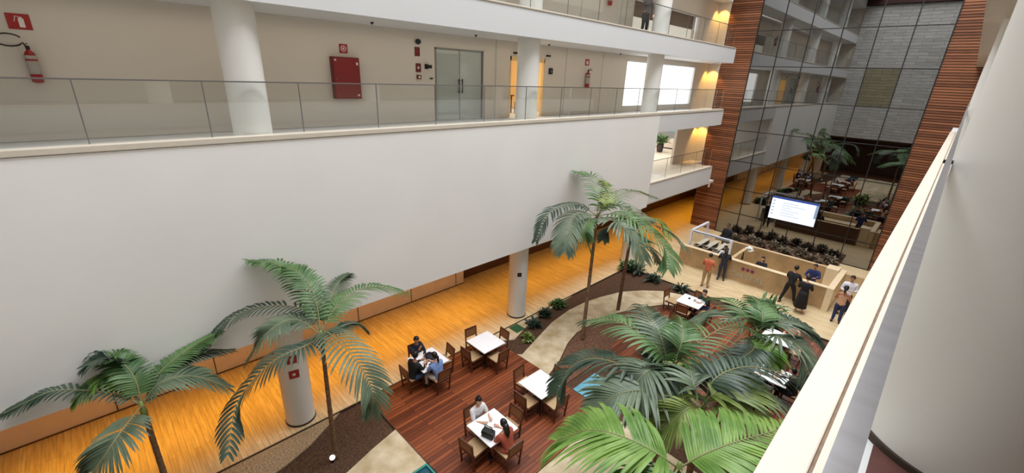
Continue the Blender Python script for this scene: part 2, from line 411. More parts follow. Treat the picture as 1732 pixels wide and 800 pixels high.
struct('wall_end_corridor', MB().box(XW, -11.32, YG - .02, YG + .2, Z1, B2).box(XW, -11.32, YG - .02, YG + .2, Z2, B3).box(XW, -11.32, YG - .02, YG + .2, Z3, B4), M['corr'])
struct('trim_21', MB().box(XW, XW + .02, 11.0, 11.03, Z2, B3).box(XW, XW + .02, 14.9, 14.92, Z2, B3).box(XW, XW + .02, 17.5, 17.52, Z2, B3), M['frost'])
struct('trim_22', MB().box(XW, XW + .02, 15.6, 15.62, Z3, B4).box(XW, XW + .02, 18.5, 18.52, Z3, B4), M['frost'])

# lounge beyond the level one opening
struct('wall_lounge', MB().box(-22, -21.8, 19.9, 40, Z1, B2).box(-22, XE - .21, 19.75, 19.94, Z1, B2).box(-22, -12, 39.8, 40, Z1, B2), M['white'])
struct('ceiling_lounge', MB().box(-22, XW, 19.95, 40, B2 - .1, B2 - .02), M['white'])
w1 = empty('window_1', (-17, 36, Z1), kind='structure')
for k in range(3):
    MB().box(-4.6 + k * 2.1, -2.6 + k * 2.1, 0, .05, .9, 2.4).build('pane', M['daywin'] if k != 2 else M['daywin2'], w1)
MB().box(-4.7, 3.0, .05, .12, 0, 2.45).build('frame', M['white'], w1)
MB().box(1.6, 4.6, -.0, .04, .8, 2.4).build('pane', M['daywin2'], w1)

# planter and bench in lounge
def leaf_clump(name, loc, r, h, nl, ml, seed, stems=True, parent=None, lw=.05):
    rnd = random.Random(seed); mb = MB()
    for i in range(nl):
        a = rnd.uniform(0, 2 * PI); el = rnd.uniform(.15, 1.3); L = rnd.uniform(.5, 1) * r
        base = Vector((rnd.uniform(-.4, .4) * r, rnd.uniform(-.4, .4) * r, rnd.uniform(0, .7) * h))
        d = Vector((math.cos(a) * math.cos(el), math.sin(a) * math.cos(el), math.sin(el)))
        s = d.cross(Vector((0, 0, 1))).normalized() * lw * rnd.uniform(.7, 1.5)
        p1 = base + d * L * .5; p2 = base + d * L + Vector((0, 0, -.25 * L)); up = Vector((0, 0, lw * .4))
        a0 = mb.bm.verts.new(base); b0 = mb.bm.verts.new(p1 + s + up); c0 = mb.bm.verts.new(p2); d0 = mb.bm.verts.new(p1 - s + up); m0 = mb.bm.verts.new(p1)
        mb._f([a0, b0, m0]); mb._f([b0, c0, m0]); mb._f([c0, d0, m0]); mb._f([d0, a0, m0])
    o = mb.build(name, ml, parent)
    o.location = loc; return o
t = empty('potted_plant', (-14.9, 30.1, Z1 + .01), label='bushy green plant in a dark patterned pot in the bright lounge', cat='plant')
MB().lathe([(.16, 0), (.22, .12), (.24, .5), (.21, .62), (.19, .62)]).build('pot', mat('mottled_pot', (60, 52, 50), .6, var=.4, scale=14), t, True)
leaf_clump('foliage', (0, 0, .6), .75, .5, 160, LEAF['green'], 5, parent=t, lw=.07)
t = empty('lounge_bench', (-15.8, 32.6, Z1 + .01), label='cream upholstered bench block beside the lounge plant', cat='bench')
MB().box(-.6, 1.5, -.4, .4, .08, .75, bev=.03).build('body', M['coping'], t)
MB().box(-.5, 1.4, -.3, .3, 0, .08).build('plinth', M['darkmetal'], t)

# big overexposed window on level two
w2 = empty('window_2', (XW, 19.5, 7.95), kind='structure')
MB().box(-.14, -.1, .05, 7.6, .04, 2.1).build('pane', M['daywin'], w2)
MB().box(-.1, .01, 0, .05, 0, 2.13).box(-.1, .01, 7.6, 7.65, 0, 2.13).box(-.1, .01, 0, 7.65, 2.09, 2.13).box(-.1, .01, 0, 7.65, 0, .04).build('window_frame', M['white'], w2)
# level three window with brown blinds
w3 = empty('window_3', (XW, 19.5, 11.3), kind='structure')
MB().box(-.14, -.1, .0, 7.1, .0, .7).build('pane', mat('pale_glow_spandrel', (240, 234, 222), .5, emit=(240, 232, 215), es=.35), w3)  # panel is no lamp, its brightness is put in as faint glow
MB().box(-.12, -.08, .05, 2.8, .7, 1.35).build('blind', M['blind'], w3)
MB().box(-.12, -.08, 3.1, 6.5, .7, 1.35).build('blind', M['blind'], w3)
MB().box(-.13, .01, 0, .06, 0, 1.42).box(-.13, .01, 2.8, 3.1, 0, 1.42).box(-.13, .01, 6.5, 6.62, 0, 1.42).box(-.13, .01, 7.02, 7.1, 0, 1.42).box(-.13, .01, 0, 7.1, 1.35, 1.42).build('window_frame', M['coping'], w3)

# glass double door, level two
d1 = empty('door_1', (XW, 8.46, Z2), kind='structure')
for k in (0, 1):
    lf = MB().box(-.05, -.03, .03 + k * .96, .97 + k * .95, .01, 2.15).build('door_leaf', M['doorglass'], d1)
    hy = .9 if k == 0 else 1.04
    MB().tube([(.04, hy, .85), (.04, hy, 1.3)], .018, 8).tube([(-.03, hy, .9), (.04, hy, .9)], .01, 6).tube([(-.03, hy, 1.25), (.04, hy, 1.25)], .01, 6).build('door_handle', M['darkmetal'], lf)
MB().box(-.1, .015, -.02, .03, 0, 2.2).box(-.1, .015, 1.92, 1.97, 0, 2.2).box(-.1, .015, -.02, 1.97, 2.16, 2.2).box(-.045, -.02, .965, .975, 0, 2.16).build('door_frame', M['steel'], d1)
struct('wall_behind_doors', MB().box(-13.6, -13.4, 8, 11.2, Z2, B3).box(-13.4, XW - .15, 8.2, 8.4, Z2, B3).box(-13.4, XW - .15, 10.5, 10.7, Z2, B3), M['corr'])
# lit office doorway, level two
struct('wall_office', MB().box(-16, -15.8, 11, 16, Z2, B3).box(-15.8, XW - .15, 11.2, 11.4, Z2, B3).box(-15.8, XW - .15, 15.4, 15.6, Z2, B3), M['amber'])
d2 = empty('door_2', (XW, 11.72, Z2), kind='structure')
MB().box(-.1, .015, 0, .05, 0, 2.13).box(-.1, .015, 1.83, 1.88, 0, 2.13).box(-.1, .015, 0, 1.88, 1.98, 2.13).build('door_frame', M['amber'], d2)
for (x, y, la) in ((-13.1, 12.3, 'left of the column'), (-13.1, 13.5, 'right of the column')):
    t = empty('office_chair', (x, y, Z2 - .02), rz=1.2, label='tan chair inside the amber lit office doorway, ' + la, cat='chair')
    MB().box(-.23, .23, -.22, .22, .42, .5, bev=.02).build('seat', M['cushion'], t)
    MB().box(-.22, .22, -.24, -.2, .5, .95, bev=.015).build('backrest', M['signwhite'], t)
    for sx in (-.2, .2):
        for sy in (-.19, .19): MB().tube([(sx, sy, 0), (sx, sy, .42)], .018, 6).build('leg', M['cwood'], t)
t = empty('office_table', (-14.0, 12.9, Z2 - .02), label='low wooden table inside the amber lit office doorway', cat='table')
MB().box(-.5, .5, -.6, .6, .68, .73, bev=.01).build('tabletop', M['cwood'], t)
for sx in (-.42, .42):
    for sy in (-.5, .5): MB().tube([(sx, sy, 0), (sx, sy, .68)], .03, 8).build('leg', M['cwood'], t)

# ------------------------------------------------------------------ columns
def column(name, x, y, z0, z1, label):
    o = MB().lathe([(.37, z0), (.37, z1)], (0, 0, 0), 64).build(name, M['column']); o.location = (x, y, 0)
    autosmooth(o); return tag(o, label, 'column')
cols = [(2.75, 'thick white round column at the left, beside the wall-hung extinguisher'),
        (11.3, 'white round column in front of the amber lit doorway'),
        (19.85, 'white round column crossing the big bright window')]
for y, lb in cols:
    t = empty('round_column', (-10.71, y, 0), label=lb, cat='column')
    segs = [(0, B1)] + ([(Z1 + .01, B2)] if y > 19.9 else []) + [(Z2 - .02, B3), (Z3, B4), (Z4, 17.1)]
    for a, b in segs:
        o = MB().lathe([(.37, a), (.37, b)], (0, 0, 0), 48).build('shaft', M['column'], t); autosmooth(o)
    o = MB().lathe([(.385, .002), (.385, .05), (.372, .055)], (0, 0, 0), 48).build('dark_foot_ring', M['darkgap'], t)
t = empty('round_column', (.392, 2.49, 7.72), label='huge pale round column close by at the right edge, by the handrail', cat='column')
o = MB().lathe([(.37, 0), (.37, 2.61)], n=128).build('shaft', M['column'], t); autosmooth(o)
o = MB().lathe([(.37, 3.38), (.37, 6.0)], n=64).build('shaft', M['column'], t); autosmooth(o)
MB().lathe([(.378, .0), (.378, .035), (.372, .04)], n=96).build('dark_foot_ring', M['darkgap'], t)  # dark ring put in as the shadow around the column foot

# ------------------------------------------------------------------ glass railings
def railing(name, x, ys, z, h, label, rail_m, th=.012, rw=.03, brackets=None):
    t = empty(name, (x, ys[0], z), label=label, cat='railing')
    for a, b in zip(ys, ys[1:]):
        MB().box(-th / 2, th / 2, a - ys[0] + .012, b - ys[0] - .012, -.04, h).build('glass_pane', M['pane'], t)
        MB().box(-th / 2 - .002, th / 2 + .002, b - ys[0] - .009, b - ys[0] + .009, 0, h).build('joint', M['steel'], t)
    MB().box(-rw / 2, rw / 2, 0, ys[-1] - ys[0], h, h + .025, bev=.004).build('handrail', rail_m, t)
    return t
YP = [-3.2, -1.6, .13, 1.9, 3.65, 5.47, 7.2, 8.98, 10.8, 12.62, 14.4, 16.2, 18, 19.8, 21.6, 23.4, 25.2, 26.6, 27.6]
railing('glass_railing', -10.26, YP, Z2 + .11, 1.03, 'long clear glass railing on top of the tall white wall', M['steel'])
railing('glass_railing', -10.26, YP, Z3 + .05, 1.05, 'clear glass railing of the topmost gallery at the upper edge', M['steel'])
railing('glass_railing', -10.26, YP, Z4 + .05, 1.05, 'clear glass railing mirrored in the dark glass wall', M['steel'])
railing('glass_railing', -10.26, [20.0, 21.8, 23.6, 25.4, 26.6, 27.6], Z1 + .07, 1.03, 'short clear glass railing in front of the bright lounge opening', M['steel'])

# ------------------------------------------------------------------ our side
struct('floor_level_two_right', MB().box(-.19, 2.2, YB, YG, B2, Z2), M['white'])
struct('floor_carpet_right', MB().box(.12, 2.2, YB, YG, Z2, Z2 + .006), mat('dark_red_floor', (92, 54, 46), .8, var=.2, scale=8))
struct('trim_23', MB().box(-.2, -.047, YB, 25.4, Z2, Z2 + .03, bev=.008), M['coping'])
struct('trim_24', MB().box(-.034, .006, YB, 25.4, Z2, Z2 + .028, bev=.006), M['coping'])
struct('trim_25', MB().box(-.047, -.034, YB, 25.4, Z2, Z2 + .018), M['joint'])
t = empty('handrail_glazing', (0, YB, Z2 + .03), label='nearest glass railing with a broad metal cap running beside the large column', cat='railing')
MB().box(.002, .014, 0, 14.0, 0, 1.17).build('glass_pane', M['pane'], t)
MB().box(-.001, .0165, 0, 26.5, 1.17, 1.2).build('metal_cap', M['steel'], t)
MB().box(.002, .014, 14.02, 26.5, 0, 1.17).build('glass_pane', M['pane'], t)
MB().tube([(-.008, 2.49 - YB, 1.19), (.024, 2.49 - YB, 1.19)], .008, 10).build('bracket', M['darkmetal'], t)
struct('floor_level_three_right', MB().box(-.2, 2.2, YB, YG - .03, B3, Z3), M['coping'])
railing('glass_railing', -.1, [YB, 3, 7, 11, 15, 19, 23, 27, 28.9], Z3, 1.05, 'glass railing of the upper gallery at the right, by the slatted pier', M['steel'])
struct('floor_level_four_right', MB().box(-.2, 2.2, YB, YG - .03, B4, Z4), M['coping'])
struct('wall_right', MB().box(2.2, 2.4, YB, YG, 0, 17.9), M['corr'])
struct('wall_right_face', MB().box(-.18, 0, YB, 19, B1, B2), M['wallwhite'])
for y in (10.9, 19.4):
    t = empty('round_column', (.392, y, 0), label='white round column of the right-hand gallery, %s' % ('nearer one' if y < 15 else 'farther one'), cat='column')
    for a, b in ((0, B1), (Z2, B3), (Z3, B4)):
        o = MB().lathe([(.37, a), (.37, b)], n=32).build('shaft', M['column'], t); autosmooth(o)

# ------------------------------------------------------------------ back wall (seen mirrored in the glass)
bw = MB().box(-14.5, 17.5, -.1, .1, 0, .2)
bm_ = MB(); bm_.box(-10.1, 2.2, 4.2, 17.25, -.2, 0)
o = struct('wall_back', bm_, M['stone']); o.rotation_euler = (PI / 2, 0, 0); o.location = (0, YB - .0, 0)
bw.bm.free()
struct('wall_back_recess', MB().box(-10.1, 2.2, YB - 5, YB - 4.8, 0, 4.2).box(-10.1, 2.2, YB - 4.8, YB - .2, 4.0, 4.2).box(-10.3, -10.1, YB - 4.8, YB - .2, 0, 4.2).box(2.2, 2.4, YB - 4.8, YB - .2, 0, 4.2).box(-10.1, 2.2, YB - 5, YB - .3, -.3, 0), M['darkwood'])
struct('wall_back_left', MB().box(-14.5, -10.1, YB - .2, YB, 0, 17.9), M['corr'])
struct('ceiling_roof_beams', MB().box(-12, 2.2, YB - .4, YB + .6, 17.3, 18.3).box(-12, -8.8, YB, YG, 18.0, 18.3).box(-.3, 2.2, YB, YG, 18.0, 18.3), M['roofdark'])
struct('trim_26', MB().box(-10.1, 2.2, YB - .2, YB + .05, 17.2, 17.3), M['white'])

# ------------------------------------------------------------------ slatted piers and curtain wall
def pier(name, x0, x1, label):
    t = empty(name, (x0, YG, 0), label=label, cat='pier')
    w = x1 - x0
    MB().box(0.02, w - .02, .06, .5, 0, 17.0).build('core', M['darkwood'], t)
    mb = MB(); z = .01
    while z < 17:
        mb.box(0, w, 0, .06, z, z + .088); z += .12
    mb.build('slat_panel', M['slat'], t)
    MB().box(-.0, w, .03, .055, 0, 17).build('backing', M['darkgap'], t)
    return t
pier('slatted_pier', -11.3, -9.6, 'tall brown slatted wood pier left of the dark glass wall')
pier('slatted_pier', -1.35, 2.1, 'tall brown slatted wood pier right of the dark glass wall')
zs = [0.02, 1.46, 3.0, 4.72, 6.57, 8.40, 10.22, 12.1, 13.9, 15.7, 17.0]
xs = [-9.58, -8.32, -6.96, -5.52, -4.09, -2.72, -1.37]
w4 = empty('window_4', (0, YG, 0), kind='structure')
mb = MB()
for x in xs: mb.box(x - .022, x + .022, -.03, .05, 0, 17)
for z in zs: mb.box(-9.58, -1.37, -.025, .045, z - .02, z + .02)
mb.build('mullions', M['mullion'], w4)
for i in range(6):
    for j in range(len(zs) - 1):
        olive = (i == 4 and j == 5)
        p = MB().box(xs[i] + .022, xs[i + 1] - .022, 0, .012, zs[j] + .02, zs[j + 1] - .02).build('glass_pane', M['curtain2'] if olive else M['curtain'], w4)
        if olive: p['label'] = 'olive brown tinted pane'
# dim hall behind the glass
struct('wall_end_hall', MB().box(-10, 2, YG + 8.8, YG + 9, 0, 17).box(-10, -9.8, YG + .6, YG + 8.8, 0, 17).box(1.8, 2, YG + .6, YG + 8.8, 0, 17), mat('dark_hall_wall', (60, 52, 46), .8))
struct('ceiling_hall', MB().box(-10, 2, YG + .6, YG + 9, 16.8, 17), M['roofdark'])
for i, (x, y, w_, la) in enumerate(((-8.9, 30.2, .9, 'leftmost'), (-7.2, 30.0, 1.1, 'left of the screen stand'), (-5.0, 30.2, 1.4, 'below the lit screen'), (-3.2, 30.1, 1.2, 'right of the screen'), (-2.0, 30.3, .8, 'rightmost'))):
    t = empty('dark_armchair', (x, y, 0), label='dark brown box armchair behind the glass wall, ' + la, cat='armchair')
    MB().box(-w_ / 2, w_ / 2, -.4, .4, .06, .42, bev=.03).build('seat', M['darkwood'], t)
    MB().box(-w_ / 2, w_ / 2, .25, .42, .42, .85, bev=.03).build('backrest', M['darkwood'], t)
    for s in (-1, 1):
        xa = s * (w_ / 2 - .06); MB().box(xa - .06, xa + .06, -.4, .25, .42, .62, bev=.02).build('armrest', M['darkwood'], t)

# lit screen hung in front of the glass wall
t = empty('wall_screen', (-5.48, 28.86, 2.4), label='large lit white and blue screen hanging in front of the dark glass', cat='screen')
MB().box(-1.24, 1.24, 0, .07, -.72, .72, bev=.01).build('casing', M['black'], t)
dsp = MB().box(-1.19, 1.19, -.012, 0, -.67, .67).build('display', M['scrwhite'], t)
MB().box(-1.19, 1.19, -.016, -.012, .57, .67).build('header_bar', M['scrblue'], dsp)
MB().box(1.06, 1.19, -.0155, -.012, -.2, .57).build('side_bar', M['scrgrey'], dsp)
mb = MB()
for k, (w_, x0) in enumerate(((.8, -.6), (1.2, -.6), (.5, -.6), (.9, -.6), (.7, -.6), (1.0, -.6))): mb.box(x0, x0 + w_, -.0150, -.012, .36 - k * .15, .385 - k * .15)
for k in range(5): mb.box(-1.12, -1.0, -.015, -.012, .4 - k * .2, .46 - k * .2)
mb.build('text_lines', M['scrgrey'], dsp)
MB().box(-.9, -.84, .07, .15, -.6, .6).box(.84, .9, .07, .15, -.6, .6).build('bracket', M['darkmetal'], t)

# ------------------------------------------------------------------ reception desk
t = empty('reception_desk', (0, 21.75, 0), label='long pale marble reception desk with a lettered front below the dark glass', cat='desk')
MB().box(-8.72, -2.1, 0, .16, 0, 1.06).build('front_panel', M['desk'], t)
MB().box(-8.74, -2.1, -.02, .24, 1.06, 1.10, bev=.008).build('front_ledge', M['desktop'], t)
MB().box(-6.3, -2.1, .2, .95, .70, .74).build('work_surface', M['desktop'], t)
MB().box(-2.1, -1.86, -.02, 2.95, 0, 1.10, bev=.008).build('end_panel', M['desktop'], t)
MB().box(-7.15, -2.55, 2.75, 2.95, 0, 1.08).build('back_panel', M['desk'], t)
MB().box(-2.6, -2.11, 2.3, 2.95, 0, 1.2, bev=.008).build('corner_block', M['desktop'], t)
MB().box(-7.15, -2.62, 2.951, 3.0, 0, 1.06).build('back_cladding', M['darkwood'], t)
MB().box(-6.4, -6.25, .24, 2.75, 0, .9).build('divider', M['desk'], t)
MB().box(-8.72, -2.1, -.012, 0, .0, .06).build('plinth', M['travert'], t)
MB().box(-1.84, .6, 2.6, 2.8, 0, 1.05).build('side_counter', M['desk'], t)
# lettering
def text_mesh(body, size, m, parent, loc, name='lettering', depth=.01, align='CENTER', rot=(PI / 2, 0, 0)):
    cu = bpy.data.curves.new(name, 'FONT'); cu.body = body; cu.size = size; cu.extrude = depth; cu.align_x = align; cu.align_y = 'CENTER'
    tmp = bpy.data.objects.new('tmp', cu); COL.objects.link(tmp)
    bpy.context.view_layer.update()
    me = bpy.data.meshes.new_from_object(tmp.evaluated_get(bpy.context.evaluated_depsgraph_get()))
    bpy.data.objects.remove(tmp); bpy.data.curves.remove(cu)
    me.materials.clear(); me.materials.append(m); me.name = name
    o = bpy.data.objects.new(name, me); COL.objects.link(o); o.parent = parent; o.location = loc; o.rotation_euler = rot
    return o
M['letter'] = mat('grey_raised_letters', (168, 164, 150), .4, .2)
M['magenta'] = mat('plum_emblem', (126, 40, 78), .5)
tx = text_mesh('CAPITAL', .42, M['letter'], t, (-5.28, -.012, .38))
tx.scale = (1.02, 1, 1)
mb = MB()
for k in range(3):
    cx = -5.5 + k * .21
    for a in range(5): mb.ell((cx + .05 * math.cos(a * 2 * PI / 5 + .3), -.012, .78 + .05 * math.sin(a * 2 * PI / 5 + .3)), (.042, .01, .042), 8, 6)
mb.build('emblem', M['magenta'], t)
# gate enclosure: white metal frame, glass and turnstiles
t = empty('glass_gate_screen', (0, 0, 0), label='white framed glass screen around the turnstiles left of the desk', cat='screen')
fr = MB(); x0, x1, y0, y1, zt = -8.46, -6.42, 22.2, 24.35, 1.9
fr.box(x0 - .06, x1 + .06, y0 - .05, y0 + .05, zt - .1, zt).box(x0 - .06, x0 + .06, y0, y1, zt - .1, zt)
for x, y in ((x0, y0), (x1, y0), (x0, y1)): fr.box(x - .05, x + .05, y - .05, y + .05, 0, zt - .1)
fr.build('frame', mat('white_metal_frame', (226, 228, 236), .4), t)
MB().box(x0 + .1, x1 - .1, y0 - .056, y0 - .05, zt - .085, zt - .02).build('blue_strip', M['bluegrey'], t)
MB().box(x0 + .05, x1 - .05, y0 - .006, y0 + .006, 1.1, zt - .1).build('glass_pane', M['pane'], t)
for k, la in ((0, 'leftmost'), (1, 'middle'), (2, 'rightmost')):
    x = -8.22 + k * .5
    g = empty('turnstile', (x, 23.3, 0), label='pale turnstile cabinet behind the white framed screen, %s of three' % la, cat='turnstile')
    MB().box(-.12, .12, -.8, .8, 0, .96, bev=.02).build('cabinet', M['steel'], g)
    MB().box(-.13, .13, -.82, .82, .96, 1.0, bev=.01).build('lid', M['coping'], g)
    MB().box(.13, .15, -.6, .6, .5, .97).build('dark_side_panel', M['black'], g)
    MB().box(-.1, .1, -.81, -.55, 1.0, 1.03, bev=.005).build('card_reader', M['black'], g)
    for a in (0, 1, 2): MB().tube([(.14, -.3, .88), (.14 + .3, -.3 + .1 * math.cos(a * 2.1), .88 + .18 * math.sin(a * 2.1 - .9))], .018, 6).build('arm', M['steel'], g)
# things on the desk
t = empty('orchid_vase', (-5.75, 22.1, 1.1), label='white orchid in a slim dark vase on the reception desk', cat='flowers')
MB().lathe([(.045, 0), (.06, .05), (.03, .3), (.05, .38)], n=16).build('vase', M['black'], t, True)
mb = MB(); rnd = random.Random(3)
for k in range(5):
    a = rnd.uniform(-.6, 1.4); mb.tube([(0, 0, .36), (.15 * math.cos(a), .1 * math.sin(a), .6), (.4 * math.cos(a), .2 * math.sin(a), .66 - .04 * k)], .008, 5)
mb.build('stem', LEAF['olive'], t)
mb = MB()
for k in range(26):
    a = rnd.uniform(-.6, 1.4); rr = rnd.uniform(.1, .42); c = (rr * math.cos(a), .6 * rr * math.sin(a), .6 + rnd.uniform(-.12, .1))
    for q in range(3): mb.ell((c[0] + .03 * math.cos(q * 2.1), c[1] + .03 * math.sin(q * 2.1), c[2]), (.035, .03, .014), 6, 4)
mb.build('blossom', M['paper'], t)
for (x, y, la) in ((-2.75, 22.35, 'near the right end'), (-3.5, 22.3, 'beside the first one, farther left')):
    o = MB().box(-.14, .14, -.1, .1, 0, .012).box(-.12, .1, -.08, .1, .012, .02).build('paper_sheets', M['paper']); o.location = (x, y, .74)
    tag(o, 'white paper sheets on the reception work surface, ' + la, 'paper')
for (x, y, la) in ((-2.45, 22.6, 'by the end panel'), (-2.4, 22.15, 'close to the desk corner')):
    g = empty('desk_phone', (x, y, .74), label='small black desk phone on the reception work surface, ' + la, cat='phone')
    MB().box(-.09, .09, -.09, .09, 0, .04, bev=.01).build('base', M['black'], g)
    MB().box(-.085, -.04, -.1, .1, .045, .075, bev=.012).build('handset', M['black'], g)

# ------------------------------------------------------------------ wall equipment (left corridor)
def extinguisher(y, zb, x, label, s=1.0, hose=True):
    t = empty('fire_extinguisher', (x, y, zb), label=label, cat='fire extinguisher'); t.scale = (s, s, s)
    MB().lathe([(.04, 0), (.078, .015), (.08, .06), (.08, .44), (.065, .5), (.03, .54), (.026, .57)], n=24).build('cylinder', M['red'], t, True)
    MB().lathe([(.0815, 0), (.0815, .22)], (0, 0, .15), 24).build('label_band', M['label'], t, True)
    MB().lathe([(.0815, .4), (.0815, .46)], (0, 0, 0), 24).build('upper_label', M['label'], t, True)
    MB().lathe([(.028, .56), (.03, .6), (.02, .62)], n=12).box(-.015, .16, -.012, .012, .60, .62).box(-.015, .15, -.012, .012, .64, .655).build('valve', M['darkmetal'], t)
    if hose:
        pts = [(.0, -.02, .61)]
        for k in range(15):
            a = -.35 - k * 2 * PI / 15 * .93
            pts.append((.02, -.20 + .17 * math.cos(a), .70 + .10 * math.sin(a) ))
        MB().tube(pts, .013, 8).build('hose', M['black'], t, True)
    MB().box(-.105, -.07, -.03, .03, .35, .5).build('bracket', M['darkmetal'], t)
    return t
extinguisher(-.27, 8.74, -11.895, 'red fire extinguisher with a looping black hose at the far left')
extinguisher(16.35, 8.8, -11.895, 'small red fire extinguisher between the amber doorway and bright window', 1.2, False)
extinguisher(17.45, 12.15, -11.895, 'red fire extinguisher on the topmost gallery wall', 1.1, False)
def plate(name, y0, y1, z0, z1, m, label, cat, d=.012, x=XW):
    t = empty(name, (x, (y0 + y1) / 2, (z0 + z1) / 2), label=label, cat=cat)
    hy, hz = (y1 - y0) / 2, (z1 - z0) / 2
    MB().box(.001, d, -hy, hy, -hz, hz).build('plate', m, t); return t, hy, hz
t, hy, hz = plate('extinguisher_sign', -.42, -.13, 9.62, 9.87, M['redsign'], 'red square sign with a white extinguisher pictogram at the far left', 'sign')
MB().box(.012, .015, -.005, .065, -.09, .05).box(.012, .015, .01, .05, .05, .075).tube([(.0135, .02, .07), (.0135, -.03, .085), (.0135, -.055, .0)], .006, 6).build('pictogram', M['signwhite'], t)
t, hy, hz = plate('extinguisher_sign', 16.2, 16.48, 9.72, 9.97, M['redsign'], 'small red sign above the extinguisher right of the column', 'sign')
MB().box(.012, .016, -.06, .06, -.08, .06).build('pictogram', M['signwhite'], t)
t, hy, hz = plate('hydrant_sign', 5.42, 5.64, 9.58, 9.80, M['redsign'], 'small square red sign with a white ring above the hose cabinet', 'sign')
mb = MB()
for k in range(20):
    a, b = k * PI / 10, (k + 1) * PI / 10
    q = [mb.bm.verts.new((.014, r * math.cos(c), r * math.sin(c))) for r, c in ((.055, a), (.055, b), (.075, b), (.075, a))]; mb._f(q)
mb.ell((.013, 0, 0), (.002, .03, .03), 10, 6)
mb.build('ring', M['signwhite'], t)
t = empty('hose_cabinet', (XW, 5.5, 8.43), label='dark red wall-mounted fire hose cabinet with small white stickers', cat='cabinet')
MB().box(0, .16, -.37, .37, 0, 1.05, bev=.008).build('body', M['maroon'], t)
dr = MB().box(.16, .175, -.35, .35, .02, 1.03, bev=.004).build('door', M['cabred'], t)
MB().box(.175, .178, .25, .31, .07, .12).box(.175, .178, .27, .32, .86, .93).box(.175, .178, -.32, -.27, .95, .99).build('sticker', M['signwhite'], dr)
MB().tube([(.175, -.3, .5), (.19, -.3, .5)], .012, 8).build('latch', M['steel'], dr)
o = MB().ell((0, 0, 0), (.07, .09, .07)) and None
mb = MB(); mb.ell((0.04, 0, 0), (.06, .095, .075)); o = mb.build('alarm_siren', M['black'], None, True); o.location = (XW, 7.83, 10.03); tag(o, 'round black alarm siren high on the wall left of the glass doors', 'alarm')
t, hy, hz = plate('emergency_sign', 7.72, 7.9, 9.63, 9.88, M['maroon'], 'upper dark red rectangular sign left of the glass doors', 'sign')
MB().box(.012, .015, -.06, .06, -.02, .02).build('pictogram', M['red'], t)
t, hy, hz = plate('emergency_sign', 7.74, 7.92, 9.18, 9.43, M['maroon'], 'lower dark red sign with a white mark left of the glass doors', 'sign')
MB().box(.012, .015, -.03, .03, -.03, .03).build('pictogram', M['signwhite'], t)
t, hy, hz = plate('call_point', 7.76, 7.9, 8.98, 9.1, M['maroon'], 'small square call point box left of the glass doors', 'alarm box', .05)
MB().box(.05, .056, -.03, .03, -.03, .03).build('button', M['signwhite'], t)
t = empty('wall_camera', (XW, 8.12, 9.35), label='black bracketed wall device immediately left of the glass doors', cat='camera')
MB().box(0, .03, -.06, .06, -.07, .07).build('mount', M['black'], t)
MB().tube([(.03, 0, 0), (.12, .02, .0)], .02, 8).box(.1, .2, -.08, .08, -.05, .05, bev=.01).build('body', M['black'], t)
t, hy, hz = plate('card_reader', 8.24, 8.34, 8.99, 9.03, M['darkmetal'], 'thin dark card reader beside the glass door jamb', 'reader', .03)
t, hy, hz = plate('intercom', 13.85, 14.05, 9.3, 9.52, M['black'], 'black square intercom right of the amber doorway', 'intercom', .05)
MB().box(.05, .054, -.04, .04, -.06, .06).build('screen', M['steel'], t)
for (y, la) in ((11.95, 'left'), (13.75, 'right')):
    o = MB().box(0, .08, -.1, .1, -.03, .03, bev=.01).build('door_sensor', M['black']); o.location = (XW, y, 9.96); tag(o, 'small black sensor above the %s side of the amber doorway' % la, 'sensor')
for k, (px, py) in enumerate(((629, 36), (805, 58), (929, 74), (1050, 90))):
    p = F(px, py, B3); o = MB().lathe([(.05, -.02), (.03, -.05), (.02, -.07)], n=12).build('sprinkler_head', M['darkmetal'], None, True); o.location = (p.x, p.y, B3)
    tag(o, 'tiny dark sprinkler head under the upper gallery, %s from the left' % ('first', 'second', 'third', 'fourth')[k], 'sprinkler')
# signs on column faces (facing the atrium)
def colsign(y, z, label, m1, m2, ang, s=.12):
    a = math.radians(ang); t = empty('column_sign', (-10.71 + .372 * math.cos(a), y + .372 * math.sin(a), z), rz=a, label=label, cat='sign')
    MB().box(0, .012, -s, s, -s, s).build('plate', m1, t)
    MB().box(.012, .015, -s * .3, s * .3, -s * .32, s * .3).build('pictogram', m2, t)
colsign(2.75, 2.17, 'upper of two red square signs on the near white column', M['redsign'], M['signwhite'], -14)
colsign(2.75, 1.72, 'lower of two red square signs on the near white column', M['redsign'], M['signwhite'], -14)
colsign(11.3, 1.95, 'small dark grey sign on the column in the orange lit passage', M['darkmetal'], M['maroon'], -38, .08)

